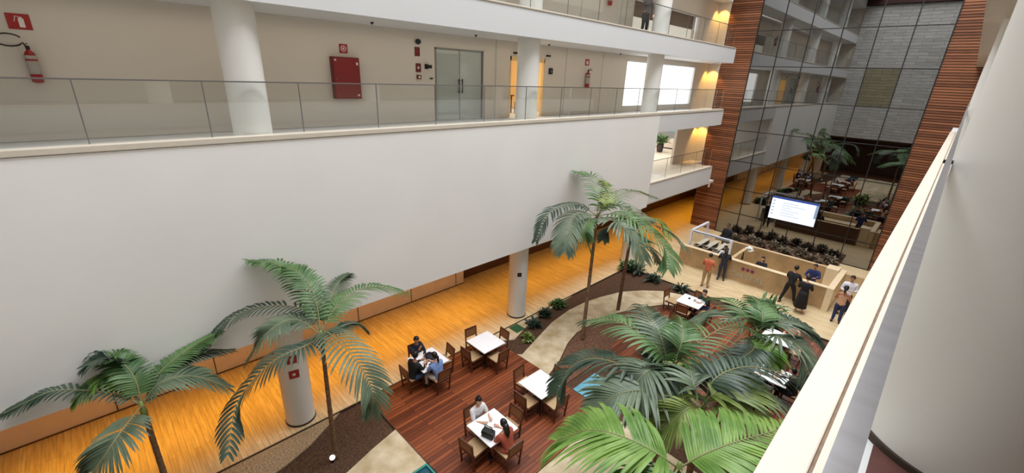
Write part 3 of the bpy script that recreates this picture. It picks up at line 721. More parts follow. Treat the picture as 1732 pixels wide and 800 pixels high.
# ------------------------------------------------------------------ tables and chairs
def make_table():
    t = empty('cafe_table', (0, 0, 0))
    MB().box(-.47, .47, -.47, .47, .715, .745, bev=.006).build('tabletop', M['tabletop'], t)
    MB().box(-.45, .45, -.45, .45, .69, .714).build('rim', M['darkmetal'], t)
    for a in (45, 135, 225, 315):
        c, s = math.cos(math.radians(a)), math.sin(math.radians(a))
        MB().tube([(c * .5, s * .5, .02), (c * .04, s * .04, .34), (-c * .04, -s * .04, .4), (-c * .0 + c * .3, s * .3, .69)], .022, 6).build('leg', M['darkmetal'], t)
    MB().tube([(0, 0, .3), (0, 0, .45)], .05, 10).build('hub', M['darkmetal'], t)
    return t
def make_chair():
    t = empty('wooden_chair', (0, 0, 0))      # sitter looks towards +Y
    MB().box(-.23, .23, -.21, .24, .415, .455, bev=.012).build('seat', M['cushion'], t)
    MB().box(-.235, .235, -.225, .245, .37, .414, bev=.004).build('seat_frame', M['cwood'], t)
    for sx in (-.22, .22):
        MB().box(sx - .018, sx + .018, .21, .245, 0, .37).build('leg', M['cwood'], t)
        mb = MB(); mb.box(-.018, .018, -.02, .02, 0, .86, Matrix.Translation((sx, -.235, 0)) @ Matrix.Shear('XY', 4, (0, 0)) @ Matrix.Rotation(math.radians(6), 4, 'X')); mb.build('leg', M['cwood'], t)
        MB().box(sx - .012, sx + .012, -.22, .21, .2, .225).build('stretcher', M['cwood'], t)
    br = Matrix.Translation((0, -.235, 0)) @ Matrix.Rotation(math.radians(6), 4, 'X')
    MB().box(-.2, .2, -.012, .012, .56, .83, br).build('backrest', M['weave'], t)
    MB().box(-.205, .205, -.018, .018, .82, .865, br).build('top_rail', M['cwood'], t)
    MB().box(-.205, .205, -.016, .016, .54, .565, br).build('lower_rail', M['cwood'], t)
    return t
T0 = make_table(); K_T = kidmap(T0); C0 = make_chair(); K_C = kidmap(C0)
tfirst = [True]; cfirst = [True]
def put(proto, km, first, loc, rz, label, cat, group):
    bpy_o = proto if first[0] else copy_tree(proto, km)
    first[0] = False
    bpy_o.location = loc; bpy_o.rotation_euler = (0, 0, rz); tag(bpy_o, label, cat, group); return bpy_o
TB = [(-9.22, 8.31, 'empty white table nearest the far column', 'NSWE'), (-9.70, 6.32, 'white table with three people and a round black bag', 'NSWE'),
      (-6.56, 8.12, 'white table on the middle of the deck, partly under a frond', 'NSWE'), (-6.29, 5.95, 'white table with two women nearest the bottom edge', 'NSWE'),
      (-5.79, 16.6, 'white table with one person, close to the lobby', 'NSWE'), (-5.65, 14.0, 'white table mostly hidden by green fronds', 'NSWE'),
      (-1.97, 13.9, 'white table with people at the right, under fronds', 'NSWE'), (-2.5, 16.4, 'white table striped by fronds near the right parapet', 'NSWE')]
SHORT = dict(zip([t_[2] for t_ in TB], ('empty table near the far column', 'table with the round bag', 'middle deck table', 'table with two women', 'lobby-side table with one person', 'table hidden by fronds', 'occupied right-hand table', 'frond-striped right-hand table')))
SIDES = {'W': (-1, 0, -PI / 2, 'upper left side'), 'E': (1, 0, PI / 2, 'lower right side'), 'S': (0, -1, 0, 'lower left side'), 'N': (0, 1, PI, 'upper right side')}
for (x, y, lb, sd) in TB:
    sn = SHORT[lb]
    put(T0, K_T, tfirst, (x, y, .004), random.uniform(-.03, .03), lb, 'table', 'square white cafe tables')
    for s in sd:
        dx, dy, rz, sl = SIDES[s]; off = .56
        if (x, y) == (-5.79, 16.6) and s == 'W': off = .78
        jitter = random.uniform(-.1, .1)
        put(C0, K_C, cfirst, (x + dx * off + dy * jitter * .3, y + dy * off + dx * jitter * .3, .004), rz + jitter, 'wooden chair on the %s of the %s' % (sl, sn), 'chair', 'wooden chairs around the cafe tables')

# ------------------------------------------------------------------ palms
def bez(P, t):
    n = len(P) - 1; P = [Vector(p) for p in P]
    # catmull-rom through the points
    s = t * n; i = min(int(s), n - 1); u = s - i
    p1, p2 = P[i], P[i + 1]; p0 = P[i - 1] if i > 0 else p1 * 2 - p2; p3 = P[i + 2] if i + 2 <= n else p2 * 2 - p1
    return .5 * ((2 * p1) + (p2 - p0) * u + (2 * p0 - 5 * p1 + 4 * p2 - p3) * u * u + (3 * p1 - p0 - 3 * p2 + p3) * u ** 3)
def frond(parent, P, m, lw=.026, ll=.5, n=32, droop=.5, rnd=None, start=.12):
    """one feather leaf: stalk through the points P with two rows of leaflets"""
    rnd = rnd or random.Random(1)
    P = [Vector(p) for p in P]
    st = MB(); pts = [bez(P, k / 16) for k in range(17)]
    st.mi = 1; st.tube(pts, [.012 * (1 - .8 * k / 16) + .003 for k in range(17)], 5)
    st.mi = 0
    for k in range(n):
        t = start + (1 - start) * (k + .5) / n
        p = bez(P, t); tg = (bez(P, min(1, t + .02)) - bez(P, max(0, t - .02))).normalized()
        side = tg.cross(Vector((0, 0, 1)))
        if side.length < .2: side = tg.cross(Vector((1, 0, 0)))
        side.normalize(); up = side.cross(tg).normalized()
        u = (t - start) / (1 - start)
        L = ll * (0.45 + .9 * math.sin(PI * min(1, (u * .78 + .12)))) * .8 * rnd.uniform(.9, 1.08)
        if u > .85: L *= .9 - 1.2 * (u - .85)
        fw = .45 + .75 * u
        for sg in (-1, 1):
            if rnd.random() < .02: continue
            d = (side * sg + tg * fw + up * .28 + Vector((rnd.uniform(-.06, .06),) * 3)).normalized()
            wv = tg - d * tg.dot(d); wv.normalize()
            prev = None; q = p.copy(); dd = d.copy(); S = 5
            for j in range(S + 1):
                w = lw * (.5, 1.0, 1.05, .95, .7, .06)[j]
                a = st.bm.verts.new(q + wv * w); c = st.bm.verts.new(q + up * (-w * .35)); b = st.bm.verts.new(q - wv * w)
                if prev:
                    st._f([prev[0], a, c, prev[1]]); st._f([prev[1], c, b, prev[2]])
                prev = (a, c, b)
                dd = (dd + Vector((0, 0, -1)) * droop * .2 * (1 + j * .35)).normalized(); q = q + dd * (L / S)
    wx = parent.location.x
    for v in st.bm.verts:
        if v.co.x + wx < -10.07: v.co.x = -10.07 - wx + .0
        if v.co.x + wx > -.24: v.co.x = -.24 - wx
    o = st.build('frond', [m, M['rachis']], parent)
    for p_ in o.data.polygons: p_.use_smooth = True
    return o
def palm(name, base, hub, label, fronds, tr=.055, seed=0, crownm='green', mid=None):
    rnd = random.Random(seed); t = empty(name, base, label=label, cat='palm tree', group='slender palms in the garden')
    B = Vector(base); H = Vector(hub) - B
    pts = [Vector((0, 0, -.04))]
    for k in range(1, 13):
        f = k / 12; pts.append(Vector((H.x * (f ** 1.2), H.y * (f ** 1.2), H.z * f)))
    rr = [tr * (1.35 - .5 * k / 12) for k in range(13)]
    mb = MB(); P2, R2 = [], []
    for i in range(12):
        for j in range(3):
            f = j / 3; P2.append(pts[i].lerp(pts[i + 1], f)); R2.append((rr[i] * (1 - f) + rr[i + 1] * f) * (1.07 if j == 0 else 1))
    P2.append(pts[-1]); R2.append(rr[-1])
    o = mb.tube(P2, R2, 10).build('trunk', M['trunk'], t, True)
    MB().tube([H - Vector((0, 0, .3)), H - Vector((0, 0, .15)), H + Vector((0, 0, .1))], [tr * .9, tr * 1.2, tr * .5], 10).build('crownshaft', LEAF['olive'], t, True)
    for fr in fronds:
        PX, m = fr[0], fr[1]; kw = fr[2] if len(fr) > 2 else {}
        P = [H]
        for (px, py, dz) in PX:
            q = F(px, py, hub[2] + dz)
            if q.x < -9.9:                      # keep clear of the tall wall
                C_ = Vector((0, 0, CAMZ)); q = C_ + (q - C_) * (-9.9 / q.x)
            P.append(q - B)
        if kw.get('rel'): P = [H] + [H + Vector(v) for v in PX]
        kw = {k: v for k, v in kw.items() if k != 'rel'}
        frond(t, P, LEAF[m], rnd=rnd, **kw)
    return t
def rel(az, L, rise, drop):
    a = math.radians(az); c, s = math.cos(a), math.sin(a)
    return [(c * L * .35, s * L * .35, rise), (c * L * .7, s * L * .7, rise * 1.05 - drop * .25), (c * L, s * L, rise - drop)]
R_ = lambda az, L, rise, drop: rel(az, L, rise, drop)

hA = F(543, 566, 3.75)
palm('palm_tree', F(568, 775, -.04), hA, 'slender palm in the dark soil bed in front of the signed column', [
    ([(521, 498, .55), (474, 450, .75), (421, 441, .5)], 'green'), ([(532, 500, .7), (505, 462, 1.1), (478, 450, 1.2)], 'green', dict(ll=.42)),
    ([(572, 515, .45), (623, 485, .5), (691, 495, .1)], 'green'), ([(556, 510, .4), (572, 478, .5), (590, 463, .4)], 'grey', dict(ll=.4)),
    ([(556, 563, .25), (598, 604, .25), (628, 655, -.2), (630, 700, -.7)], 'grey', dict(ll=.6)),
    ([(500, 540, .3), (455, 560, .3), (418, 610, -.3)], 'grey', dict(ll=.5)),
    ([(512, 523, .35), (440, 519, .45), (381, 545, .1), (345, 590, -.5)], 'dark', dict(ll=.42)),
    ([(521, 583, .15), (461, 612, .1), (402, 680, -.5), (385, 770, -1.0)], 'dark', dict(ll=.5)),
    ([(570, 555, .2), (598, 547, .1), (622, 560, -.2)], 'dark', dict(ll=.35))], seed=1, tr=.045)
hB = F(240, 686, 3.1)
palm('palm_tree', (hB.x + .1, hB.y + .0, -.04), hB, 'lowest palm at the bottom left corner', [
    ([(195, 666, .3), (100, 660, .4), (45, 680, .15), (0, 703, -.3)], 'dark', dict(ll=.3, lw=.022)),
    ([(210, 638, .35), (180, 606, .4), (143, 620, .05)], 'dark', dict(ll=.42)),
    ([(192, 636, .45), (156, 650, .4), (126, 677, 0)], 'bright', dict(ll=.42)),
    ([(228, 640, .5), (205, 612, .7), (185, 600, .6)], 'green', dict(ll=.4)),
    ([(204, 731, .05), (170, 780, -.2), (130, 830, -.6)], 'grey', dict(ll=.62)),
    ([(270, 648, .35), (325, 636, .3), (388, 655, -.2)], 'grey', dict(ll=.55)),
    ([(270, 630, .4), (322, 588, .5), (372, 560, .3)], 'green', dict(ll=.35)),
    ([(275, 625, .2), (330, 600, .2), (395, 592, -.1)], 'dark', dict(ll=.32))], seed=2, tr=.05)
hC = F(1010, 365, 4.5)
palm('palm_tree', F(985, 575, -.04), hC, 'tall palm near the orange lit passage, beside the blank wall', [
    ([(1011, 325, .8), (1000, 298, 1.1), (973, 290, 1.1)], 'green', dict(ll=0.65, lw=.036, n=26)),
    ([(975, 345, .4), (930, 360, .3), (906, 408, -.6)], 'dark', dict(ll=0.55, lw=.036, n=26)),
    ([(975, 362, .2), (960, 395, -.3), (955, 425, -.8)], 'grey', dict(ll=0.78, lw=.036, n=26)),
    ([(988, 385, -.1), (1000, 430, -1.0)], 'green', dict(ll=0.52, lw=.036, n=26)),
    ([(1034, 339, .5), (1068, 322, .6), (1110, 334, .3)], 'green', dict(ll=0.65, lw=.036, n=26)),
    ([(1045, 345, .4), (1093, 374, .1), (1130, 392, -.3), (1163, 424, -.9)], 'grey', dict(ll=0.72, lw=.036, n=26)),
    ([(1050, 362, .3), (1093, 388, 0), (1125, 420, -.5), (1130, 455, -1.0)], 'green', dict(ll=0.90, lw=.04, n=26)),
    ([(1040, 375, .2), (1072, 402, -.1), (1090, 440, -.7)], 'grey', dict(ll=0.85, lw=.036, n=26)),
    ([(1022, 345, .6), (1030, 320, .9), (1018, 305, 1.1)], 'olive', dict(ll=0.45, lw=.036, n=26))], seed=3, tr=.055)
hC2 = F(1068, 395, 3.6)
palm('palm_tree', F(1045, 525, -.04), hC2, 'second slim palm right behind the tall one, over the curved path', [
    ([(1085, 375, .5), (1110, 372, .5), (1135, 400, 0)], 'olive', dict(ll=0.65, lw=.036, n=26)), ([(1050, 380, .4), (1030, 385, .2), (1020, 405, -.2)], 'dark', dict(ll=0.59, lw=.036, n=26)),
    ([(1080, 405, .3), (1100, 420, 0), (1112, 445, -.6)], 'grey', dict(ll=0.72, lw=.036, n=26)), ([(1068, 375, .6), (1062, 350, .9)], 'green', dict(ll=0.52, lw=.036, n=26))], seed=4, tr=.06)
hE = F(1148, 792, 4.3)
palm('palm_tree', (hE.x - .05, hE.y + .15, -.04), hE, 'nearest palm with bright green fronds at the bottom edge', [
    ([(1108, 765, .2), (1060, 741, .25), (1000, 727, .1), (942, 745, -.3)], 'bright', dict(ll=.95, lw=.034, n=32)),
    ([(1195, 766, .25), (1255, 744, .3), (1335, 722, .1)], 'bright', dict(ll=.95, lw=.034, n=30)),
    ([(1130, 815, .1), (1090, 850, -.2), (1050, 880, -.6)], 'green', dict(ll=.85, lw=.034, n=28)),
    ([(1170, 820, .1), (1230, 860, 0), (1290, 880, -.4)], 'green', dict(ll=.85, lw=.034, n=28))], seed=5, tr=.06)
hF = F(1132, 625, 3.7)
palm('palm_tree', (hF.x + .1, hF.y + .1, -.04), hF, 'bushy palm in the middle of the right-hand cluster, beside the blue pool', [
    ([(1100, 575, .5), (1040, 542, .55), (988, 542, .1)], 'green', dict(ll=0.69, lw=.036, n=25)),
    ([(1118, 570, .5), (1098, 536, .6), (1085, 515, .4)], 'grey', dict(ll=0.69, lw=.036, n=25)),
    ([(1160, 600, .4), (1202, 565, .5), (1245, 550, .3), (1292, 567, -.2)], 'green', dict(ll=0.69, lw=.036, n=25)),
    ([(1060, 618, .2), (1005, 606, .1), (965, 622, -.2), (942, 664, -.7)], 'dark', dict(ll=.72, lw=.036, n=25)),
    ([(1100, 655, .1), (1050, 665, .1), (1010, 690, -.2)], 'grey', dict(ll=0.88, lw=.036, n=25)),
    ([(1100, 625, .3), (1075, 650, .1), (1055, 690, -.3)], 'grey', dict(ll=0.88, lw=.036, n=25)),
    ([(1140, 625, .3), (1120, 660, 0), (1100, 710, -.5)], 'dark', dict(ll=0.81, lw=.036, n=25)),
    ([(1150, 590, .6), (1155, 560, .8), (1150, 535, .7)], 'green', dict(ll=0.50, lw=.036, n=25))], seed=6, tr=.06)
hH = F(1190, 690, 3.6)
palm('palm_tree', (hH.x, hH.y + .2, -.04), hH, 'olive-leaved palm between the bushy palm and the nearest one', [
    ([(1205, 668, .4), (1225, 650, .5), (1240, 632, .5)], 'olive', dict(ll=0.94, lw=.036, n=25)),
    ([(1225, 650, .4), (1280, 655, .4), (1338, 695, -.1)], 'grey', dict(ll=0.81, lw=.036, n=25)),
    ([(1175, 655, .5), (1165, 625, .5), (1150, 640, 0)], 'grey', dict(ll=0.62, lw=.036, n=25)),
    ([(1210, 640, .6), (1270, 620, .6), (1350, 640, .1)], 'dark', dict(ll=0.75, lw=.036, n=25)),
    ([(1165, 690, .3), (1140, 710, .1), (1110, 735, -.3)], 'olive', dict(ll=0.62, lw=.036, n=25)),
    ([(1240, 690, .3), (1290, 700, .2), (1330, 735, -.3)], 'olive', dict(ll=0.69, lw=.036, n=25))], seed=7, tr=.06)
hG = F(1282, 565, 3.2)
palm('palm_tree', (hG.x, hG.y + .1, -.04), hG, 'palm in front of the desk with fronds reaching toward the lobby', [
    ([(1262, 535, .5), (1235, 508, .5), (1200, 503, .2)], 'green', dict(ll=0.62, lw=.036, n=25)),
    ([(1255, 548, .4), (1220, 530, .4), (1170, 545, 0)], 'grey', dict(ll=0.62, lw=.036, n=25)),
    ([(1290, 545, .5), (1285, 515, .7), (1268, 500, .6)], 'green', dict(ll=0.50, lw=.036, n=25)),
    ([(1310, 548, .5), (1345, 545, .4), (1393, 590, -.4)], 'grey', dict(ll=0.75, lw=.036, n=25)),
    ([(1315, 570, .3), (1355, 590, .2), (1372, 650, -.4)], 'grey', dict(ll=0.75, lw=.036, n=25)),
    ([(1300, 590, .2), (1310, 620, -.1)], 'bright', dict(ll=0.50, lw=.036, n=25)),
    ([(1275, 590, .2), (1250, 610, .1), (1225, 640, -.3)], 'dark', dict(ll=0.62, lw=.036, n=25)),
    ([(1325, 540, .4), (1370, 560, .2), (1400, 600, -.3)], 'dark', dict(ll=0.62, lw=.036, n=25))], seed=8, tr=.06)

# low planting in the beds
for k, (px, py, r, h, n_, m, la) in enumerate((
    (1062, 456, .55, .5, 130, 'green', 'leafy green shrub at the far corner of the garden'),
    (1075, 460, .6, .4, 90, 'dark', 'dark low shrub at the foot of the corner shrub'),
    (922, 533, .38, .22, 130, 'dark', 'dark ground-cover plant in the bed beside the curved path, middle clump'),
    (945, 517, .42, .22, 110, 'green', 'low green plant in the bed beside the curved path, upper clump'),
    (903, 550, .36, .2, 130, 'dark', 'dark ground-cover plant in the bed beside the curved path, lower clump'),
    (893, 572, .32, .15, 90, 'olive', 'dry low plant next to the deck corner'),
    (1105, 474, .5, .2, 70, 'dark', 'small low plant in the bed along the lobby floor, left one'),
    (1150, 490, .5, .2, 60, 'dark', 'small low plant in the bed along the lobby floor, right one'),
    (1140, 655, .9, .9, 200, 'olive', 'yellow-green bush among the right-hand palms'),
    (1290, 545, .9, 1.2, 220, 'green', 'bushy dark green shrub in front of the desk, under the fronds'),
    (1110, 610, .8, .5, 150, 'dark', 'dark undergrowth shrub beneath the bushy palm'),
    (1240, 690, .9, .6, 180, 'dark', 'dark undergrowth shrub beneath the olive palm'),
    (1372, 668, .7, .6, 140, 'dark', 'dark undergrowth shrub near the right parapet'))):
    p = F(px, py, 0); o = leaf_clump('garden_shrub', (p.x, p.y, -.05), r, h, n_, LEAF[m], 40 + k, lw=.06)
    tag(o, la, 'shrub', 'low planting in the garden beds')
struct('floor_planter_bed', MB().box(-8.9, -2.6, 27.3, 28.95, .0, .05), M['mulch'])
for k in range(9):
    x = -8.5 + k * .68
    o = leaf_clump('planter_shrub', (x, 28.1 + .25 * (-1) ** k, .04), .55, .35, 90, LEAF['taupe'], 80 + k, lw=.05)
    tag(o, 'low grey-brown plant in the bed at the foot of the glass, %s from the left' % ('first', 'second', 'third', 'fourth', 'fifth', 'sixth', 'seventh', 'eighth', 'ninth')[k], 'plant', 'low plants at the foot of the glass wall')
t = empty('garden_light', (-8.71, 2.78, -.05), label='small round white garden light in the dark soil by the palm trunk', cat='garden light')
MB().lathe([(.03, 0), (.03, .1)], n=12).build('stake', M['black'], t)
mb = MB(); mb.ell((0, 0, .15), (.07, .07, .06)); mb.build('lamp_globe', emis('garden_lamp', (255, 250, 240), 1.2), t, True)

# ------------------------------------------------------------------ people
SKIN = {'light': mat('light_skin', (214, 166, 138), .5), 'tan': mat('tan_skin', (176, 122, 92), .5), 'brown': mat('brown_skin', (120, 78, 56), .5)}
HAIR = mat('black_hair', (24, 19, 18), .45)
HAIRB = mat('brown_hair', (60, 38, 28), .5)
CL = {}
def cloth(c):
    if c not in CL: CL[c] = mat('cloth_%d_%d_%d' % c, c, .85, var=.12, scale=12)
    return CL[c]
def skin_mesh(V, E, lvl=1):
    """V: list of (pos, rx, ry); E edges; root = 0"""
    me = bpy.data.meshes.new('t'); me.from_pydata([v[0] for v in V], E, [])
    ob = bpy.data.objects.new('t', me); COL.objects.link(ob)
    md = ob.modifiers.new('s', 'SKIN'); md.use_smooth_shade = True
    sv = me.skin_vertices[0].data
    for i, v in enumerate(V): sv[i].radius = (v[1], v[2])
    sv[0].use_root = True
    sb = ob.modifiers.new('u', 'SUBSURF'); sb.levels = lvl; sb.render_levels = lvl
    bpy.context.view_layer.update()
    out = bpy.data.meshes.new_from_object(ob.evaluated_get(bpy.context.evaluated_depsgraph_get()))
    bpy.data.objects.remove(ob); bpy.data.meshes.remove(me)
    return out
def person(loc, rz, label, pose='stand', top=(30, 30, 34), bottom=(30, 30, 36), sleeve='long', skin='light', hair='short', dress=None, arms='down', lean=0.0, s=1.0, shoes=(24, 22, 22), turn=0, group=None, hairm=None, leg='stand'):
    hairm = hairm or HAIR
    t = empty('person', loc, rz, label, 'person', group); t.scale = (s, s, s)
    sit = pose == 'sit'
    pz = .50 if sit else .93
    def up(h, y=0, x=0):     # torso frame with forward lean
        return Vector((x, math.sin(lean) * h + y, pz + math.cos(lean) * h))
    pel, spi, che, nk, hb = up(0), up(.2), up(.38), up(.52), up(.58)
    J = [(pel, .12, .09), (spi, .10, .075), (che, .12, .08), (nk, .052, .052), (hb, .05, .05)]
    E = [(0, 1), (1, 2), (2, 3), (3, 4)]
    top_J = [(spi, .15, .12), (up(.03), .17, .135), (up(-.12 if not sit else -.05), .17, .135), (che, .165, .125), (up(.47), .10, .085), (up(.53), .06, .06)]; top_E = [(0, 1), (1, 2), (0, 3), (3, 4), (4, 5)]
    bot_J = [(pel + Vector((0, 0, .1)), .15, .12), (pel, .155, .12)]; bot_E = [(0, 1)]
    for sg in (-1, 1):
        sh = up(.44, 0, sg * .185)
        if arms == 'table': el = sh + Vector((sg * .06, .13, -.24)); wr = Vector((sg * .12, sh.y + .36, .775 if sit else 1.06))
        elif arms == 'counter': el = sh + Vector((sg * .1, .1, -.24)); wr = Vector((sg * .14, sh.y + .32, 1.13 / s))
        elif arms == 'front': el = sh + Vector((sg * .08, .02, -.28)); wr = sh + Vector((-sg * .06, .26, -.22))
        elif arms == 'chin' and sg == 1: el = sh + Vector((.03, .2, -.2)); wr = sh + Vector((-.12, .24, .02))
        elif arms == 'chin': el = sh + Vector((-.05, .14, -.24)); wr = Vector((-.05, sh.y + .36, .775))
        else: el = sh + Vector((sg * .06, -.02, -.29)); wr = el + Vector((sg * .02, .07, -.25))
        b = len(J); ua = sh.lerp(el, .5)
        J += [(sh, .055, .055), (el, .042, .042), (wr, .028, .026)]; E += [(2, b), (b, b + 1), (b + 1, b + 2)]
        fd = (wr - el).normalized()
        if fd.z < -.3 and arms in ('table', 'counter'): fd = Vector((fd.x * .5 - sg * .1, .9, -.05)).normalized()
        sd = fd.cross(Vector((0, 0, 1))) if abs(fd.z) < .8 else Vector((0, 1, 0)); sd.normalize()
        pm = wr + fd * .07; J.append((pm, .036, .018)); E.append((b + 2, b + 3))
        dn = fd.cross(sd).normalized(); dn = dn if dn.z < 0 else -dn
        for q, (o_, L) in enumerate(((-.03, .065), (-.01, .075), (.01, .07), (.03, .055))):
            k = len(J); k1 = pm + fd * (L * .55) + sd * o_ ; k2 = k1 + fd * (L * .4) + dn * .02
            J += [(k1, .010, .010), (k2, .008, .008)]; E += [(b + 3, k), (k, k + 1)]
        k = len(J); th = wr + fd * .03 - sd * sg * .035 * (-1); J += [(th, .012, .012), (th + fd * .04 + sd * sg * .012, .009, .009)]; E += [(b + 2, k), (k, k + 1)]
        c = len(top_J)
        if sleeve == 'long': top_J += [(sh, .085, .085), (el, .062, .062), (wr, .044, .044)]; top_E += [(3, c), (c, c + 1), (c + 1, c + 2)]
        elif sleeve == 'short': top_J += [(sh, .085, .085), (sh.lerp(el, .5), .072, .072), (sh.lerp(el, .95), .066, .066)]; top_E += [(3, c), (c, c + 1), (c + 1, c + 2)]
        else: top_J += [(sh.lerp(che, .3), .06, .06)]; top_E += [(3, c)]
        hp = pel + Vector((sg * .1, 0, -.03))
        if sit: kn = hp + Vector((sg * .04, .43, .0)); an = Vector((kn.x, kn.y - .02, .08))
        elif leg == 'stride': kn = hp + Vector((sg * .05, .05 + sg * .1, -.42)); an = Vector((kn.x + sg * .04, kn.y - .04 + sg * .12, .09))
        else: kn = hp + Vector((sg * .01, .02, -.43)); an = Vector((hp.x + sg * .02, 0 - .02, .09))
        to = Vector((an.x + sg * .02, an.y + .14, .035))
        b = len(J); J += [(hp, .085, .085), (kn, .06, .06), (an, .038, .038), (to, .034, .024)]; E += [(0, b), (b, b + 1), (b + 1, b + 2), (b + 2, b + 3)]
        c = len(bot_J); bot_J += [(hp, .112, .112), (hp.lerp(kn, .5), .098, .098), (kn, .075, .075), (an + Vector((0, 0, .0)), .055, .055)]; bot_E += [(1, c), (c, c + 1), (c + 1, c + 2), (c + 2, c + 3)]
        sm_ = MB(); sm_.ell((to.x, to.y - .06, .038), (.05, .135, .038), 12, 8); sm_.build('shoe', cloth(shoes), t, True)
    me = skin_mesh(J, E)
    bm = bmesh.new(); bm.from_mesh(me)
    # head: skull, jaw, nose, ears, eyes, mouth in the same mesh
    mbh = MB(); mbh.bm.free(); mbh.bm = bm
    hc = hb + Vector((0, .025, .115)); rot = Euler((-.25 if (sit or arms in ('counter', 'front')) else 0, 0, turn)).to_matrix()
    def hp_(v): return hc + rot @ Vector(v)
    n0 = mbh.ell(hc, (.076, .094, .118), 18, 14, rot)
    for v in n0:
        l = rot.inverted() @ (v.co - hc)
        if l.z < -.03: l.x *= 1 - .28 * min(1, (-l.z - .03) / .08); 
        if l.z < -.02 and l.y > 0: l.y *= 1.03
        if abs(l.x) < .02 and l.y > .06 and -.045 < l.z < .015: l.y += .018
        v.co = hc + rot @ l
    mbh.ell(hp_((0, .100, -.018)), (.012, .017, .02), 8, 6, rot)
    for sg in (-1, 1): mbh.ell(hp_((sg * .077, -.005, -.005)), (.010, .022, .032), 8, 6, rot)
    mbh.mi = 1
    for sg in (-1, 1): mbh.ell(hp_((sg * .03, .083, .008)), (.012, .009, .006), 8, 6, rot)
    mbh.mi = 2; mbh.ell(hp_((0, .088, -.058)), (.024, .008, .007), 8, 6, rot)
    bm.to_mesh(me); bm.free(); me.materials.clear()
    for m_ in (SKIN[skin], HAIR, CL.setdefault('lip', mat('lips', (150, 70, 66), .5))): me.materials.append(m_)
    for p in me.polygons: p.use_smooth = True
    me.name = 'body'; o = bpy.data.objects.new('body', me); COL.objects.link(o); o.parent = t
    # hair
    mh = MB(); vs = mh.ell(hc + rot @ Vector((0, -.012, .02)), (.09, .102, .118), 18, 14, rot)
    kill = [v for v in vs if (lambda l: (l.y > .035 and l.z < .065) or (l.z < -.06 and hair == 'short') or (l.y > -.01 and l.z < -.01))(rot.inverted() @ (v.co - hc))]
    bmesh.ops.delete(mh.bm, geom=kill, context='VERTS')
    if hair == 'bun': mh.ell(hp_((0, -.04, .145)), (.045, .045, .04), 10, 8)
    if hair == 'pony': mh.tube([hp_((0, -.1, .06)), hp_((0, -.15, .0)), hp_((0, -.14, -.12)), hp_((0, -.13, -.24))], [.03, .042, .036, .008], 8)
    if hair == 'long': mh.tube([hp_((0, -.05, .02)), hp_((0, -.085, -.08)), hp_((0, -.10, -.2)), hp_((0, -.09, -.36))], [.07, .085, .075, .02], 10)
    mh.build('hair', hairm, t, True)
    def addm(nm, me_, m_):
        me_.materials.clear(); me_.materials.append(m_)
        for p in me_.polygons: p.use_smooth = True
        me_.name = nm; q = bpy.data.objects.new(nm, me_); COL.objects.link(q); q.parent = t; return q
    addm('shirt' if not dress else 'dress_top', skin_mesh(top_J, top_E), cloth(top))
    if dress:
        mb = MB(); prof = [(.17, pz + .12), (.155, pz + .2), (.19, pz - .05), (.22, pz - .3), (.25, .28), (.24, .28)] if not sit else [(.2, .42), (.2, .6)]
        mb.lathe([prof[0], prof[2], prof[3], prof[4], prof[5]] if not sit else prof, (0, 0, 0), 20); mb.build('skirt', cloth(dress), t, True)
    else: addm('trousers', skin_mesh(bot_J, bot_E), cloth(bottom))
    return t
Z0 = .004
# table with three people (second table)
x, y = -9.70, 6.32
person((x - .66, y - .05, Z0), -PI / 2 + .1, 'person in navy jacket, chin on hand, upper left of the bag table', 'sit', (26, 30, 48), (24, 24, 30), arms='chin', lean=.12, skin='tan')
person((x + .1, y - .64, Z0), .15, 'person in black jacket and blue jeans seated with back to the camera', 'sit', (26, 26, 30), (60, 78, 112), arms='table', lean=.22, skin='tan')
person((x + .66, y - .06, Z0), PI / 2 + .1, 'person with dark ponytail in a light blue shirt at the bag table', 'sit', (120, 144, 196), (206, 196, 184), 'short', arms='table', lean=.3, hair='pony')
# two women table
x, y = -6.29, 5.95
person((x - .66, y + .02, Z0), -PI / 2, 'person in white T-shirt with hair in a bun, looking down', 'sit', (226, 224, 226), (60, 60, 70), 'short', arms='table', lean=.12, hair='bun')
person((x + .64, y - .02, Z0), PI / 2, 'person with long dark hair in a red-orange patterned top', 'sit', (168, 82, 58), (150, 84, 66), 'short', arms='table', lean=.35, hair='long')
# lobby-side table
person((-5.35, 17.18, Z0), PI - .5, 'person in dark green top bent over the table near the lobby', 'sit', (28, 52, 40), (50, 70, 120), 'short', arms='table', lean=.4, skin='light')
# right tables
person((-2.66, 13.75, Z0), -PI / 2, 'person in pinkish top and blue jeans seen through the right-hand fronds', 'sit', (186, 150, 160), (70, 92, 150), 'short', arms='table', lean=.25, hair='long', hairm=HAIRB)
person((-1.98, 14.56, Z0), PI, 'person in maroon top seated at the right-hand table', 'sit', (112, 34, 52), (40, 40, 50), 'short', arms='table', lean=.2, hair='long')
person((-1.32, 13.8, Z0), PI / 2, 'person in black seated closest to the right parapet', 'sit', (26, 26, 30), (30, 30, 36), arms='table', lean=.25)
person((-2.2, 17.08, Z0), PI, 'person with brown hair and bare shoulders at the table striped by fronds', 'sit', (214, 170, 140), (80, 80, 90), 'none', arms='table', lean=.15, hair='long', hairm=HAIRB)
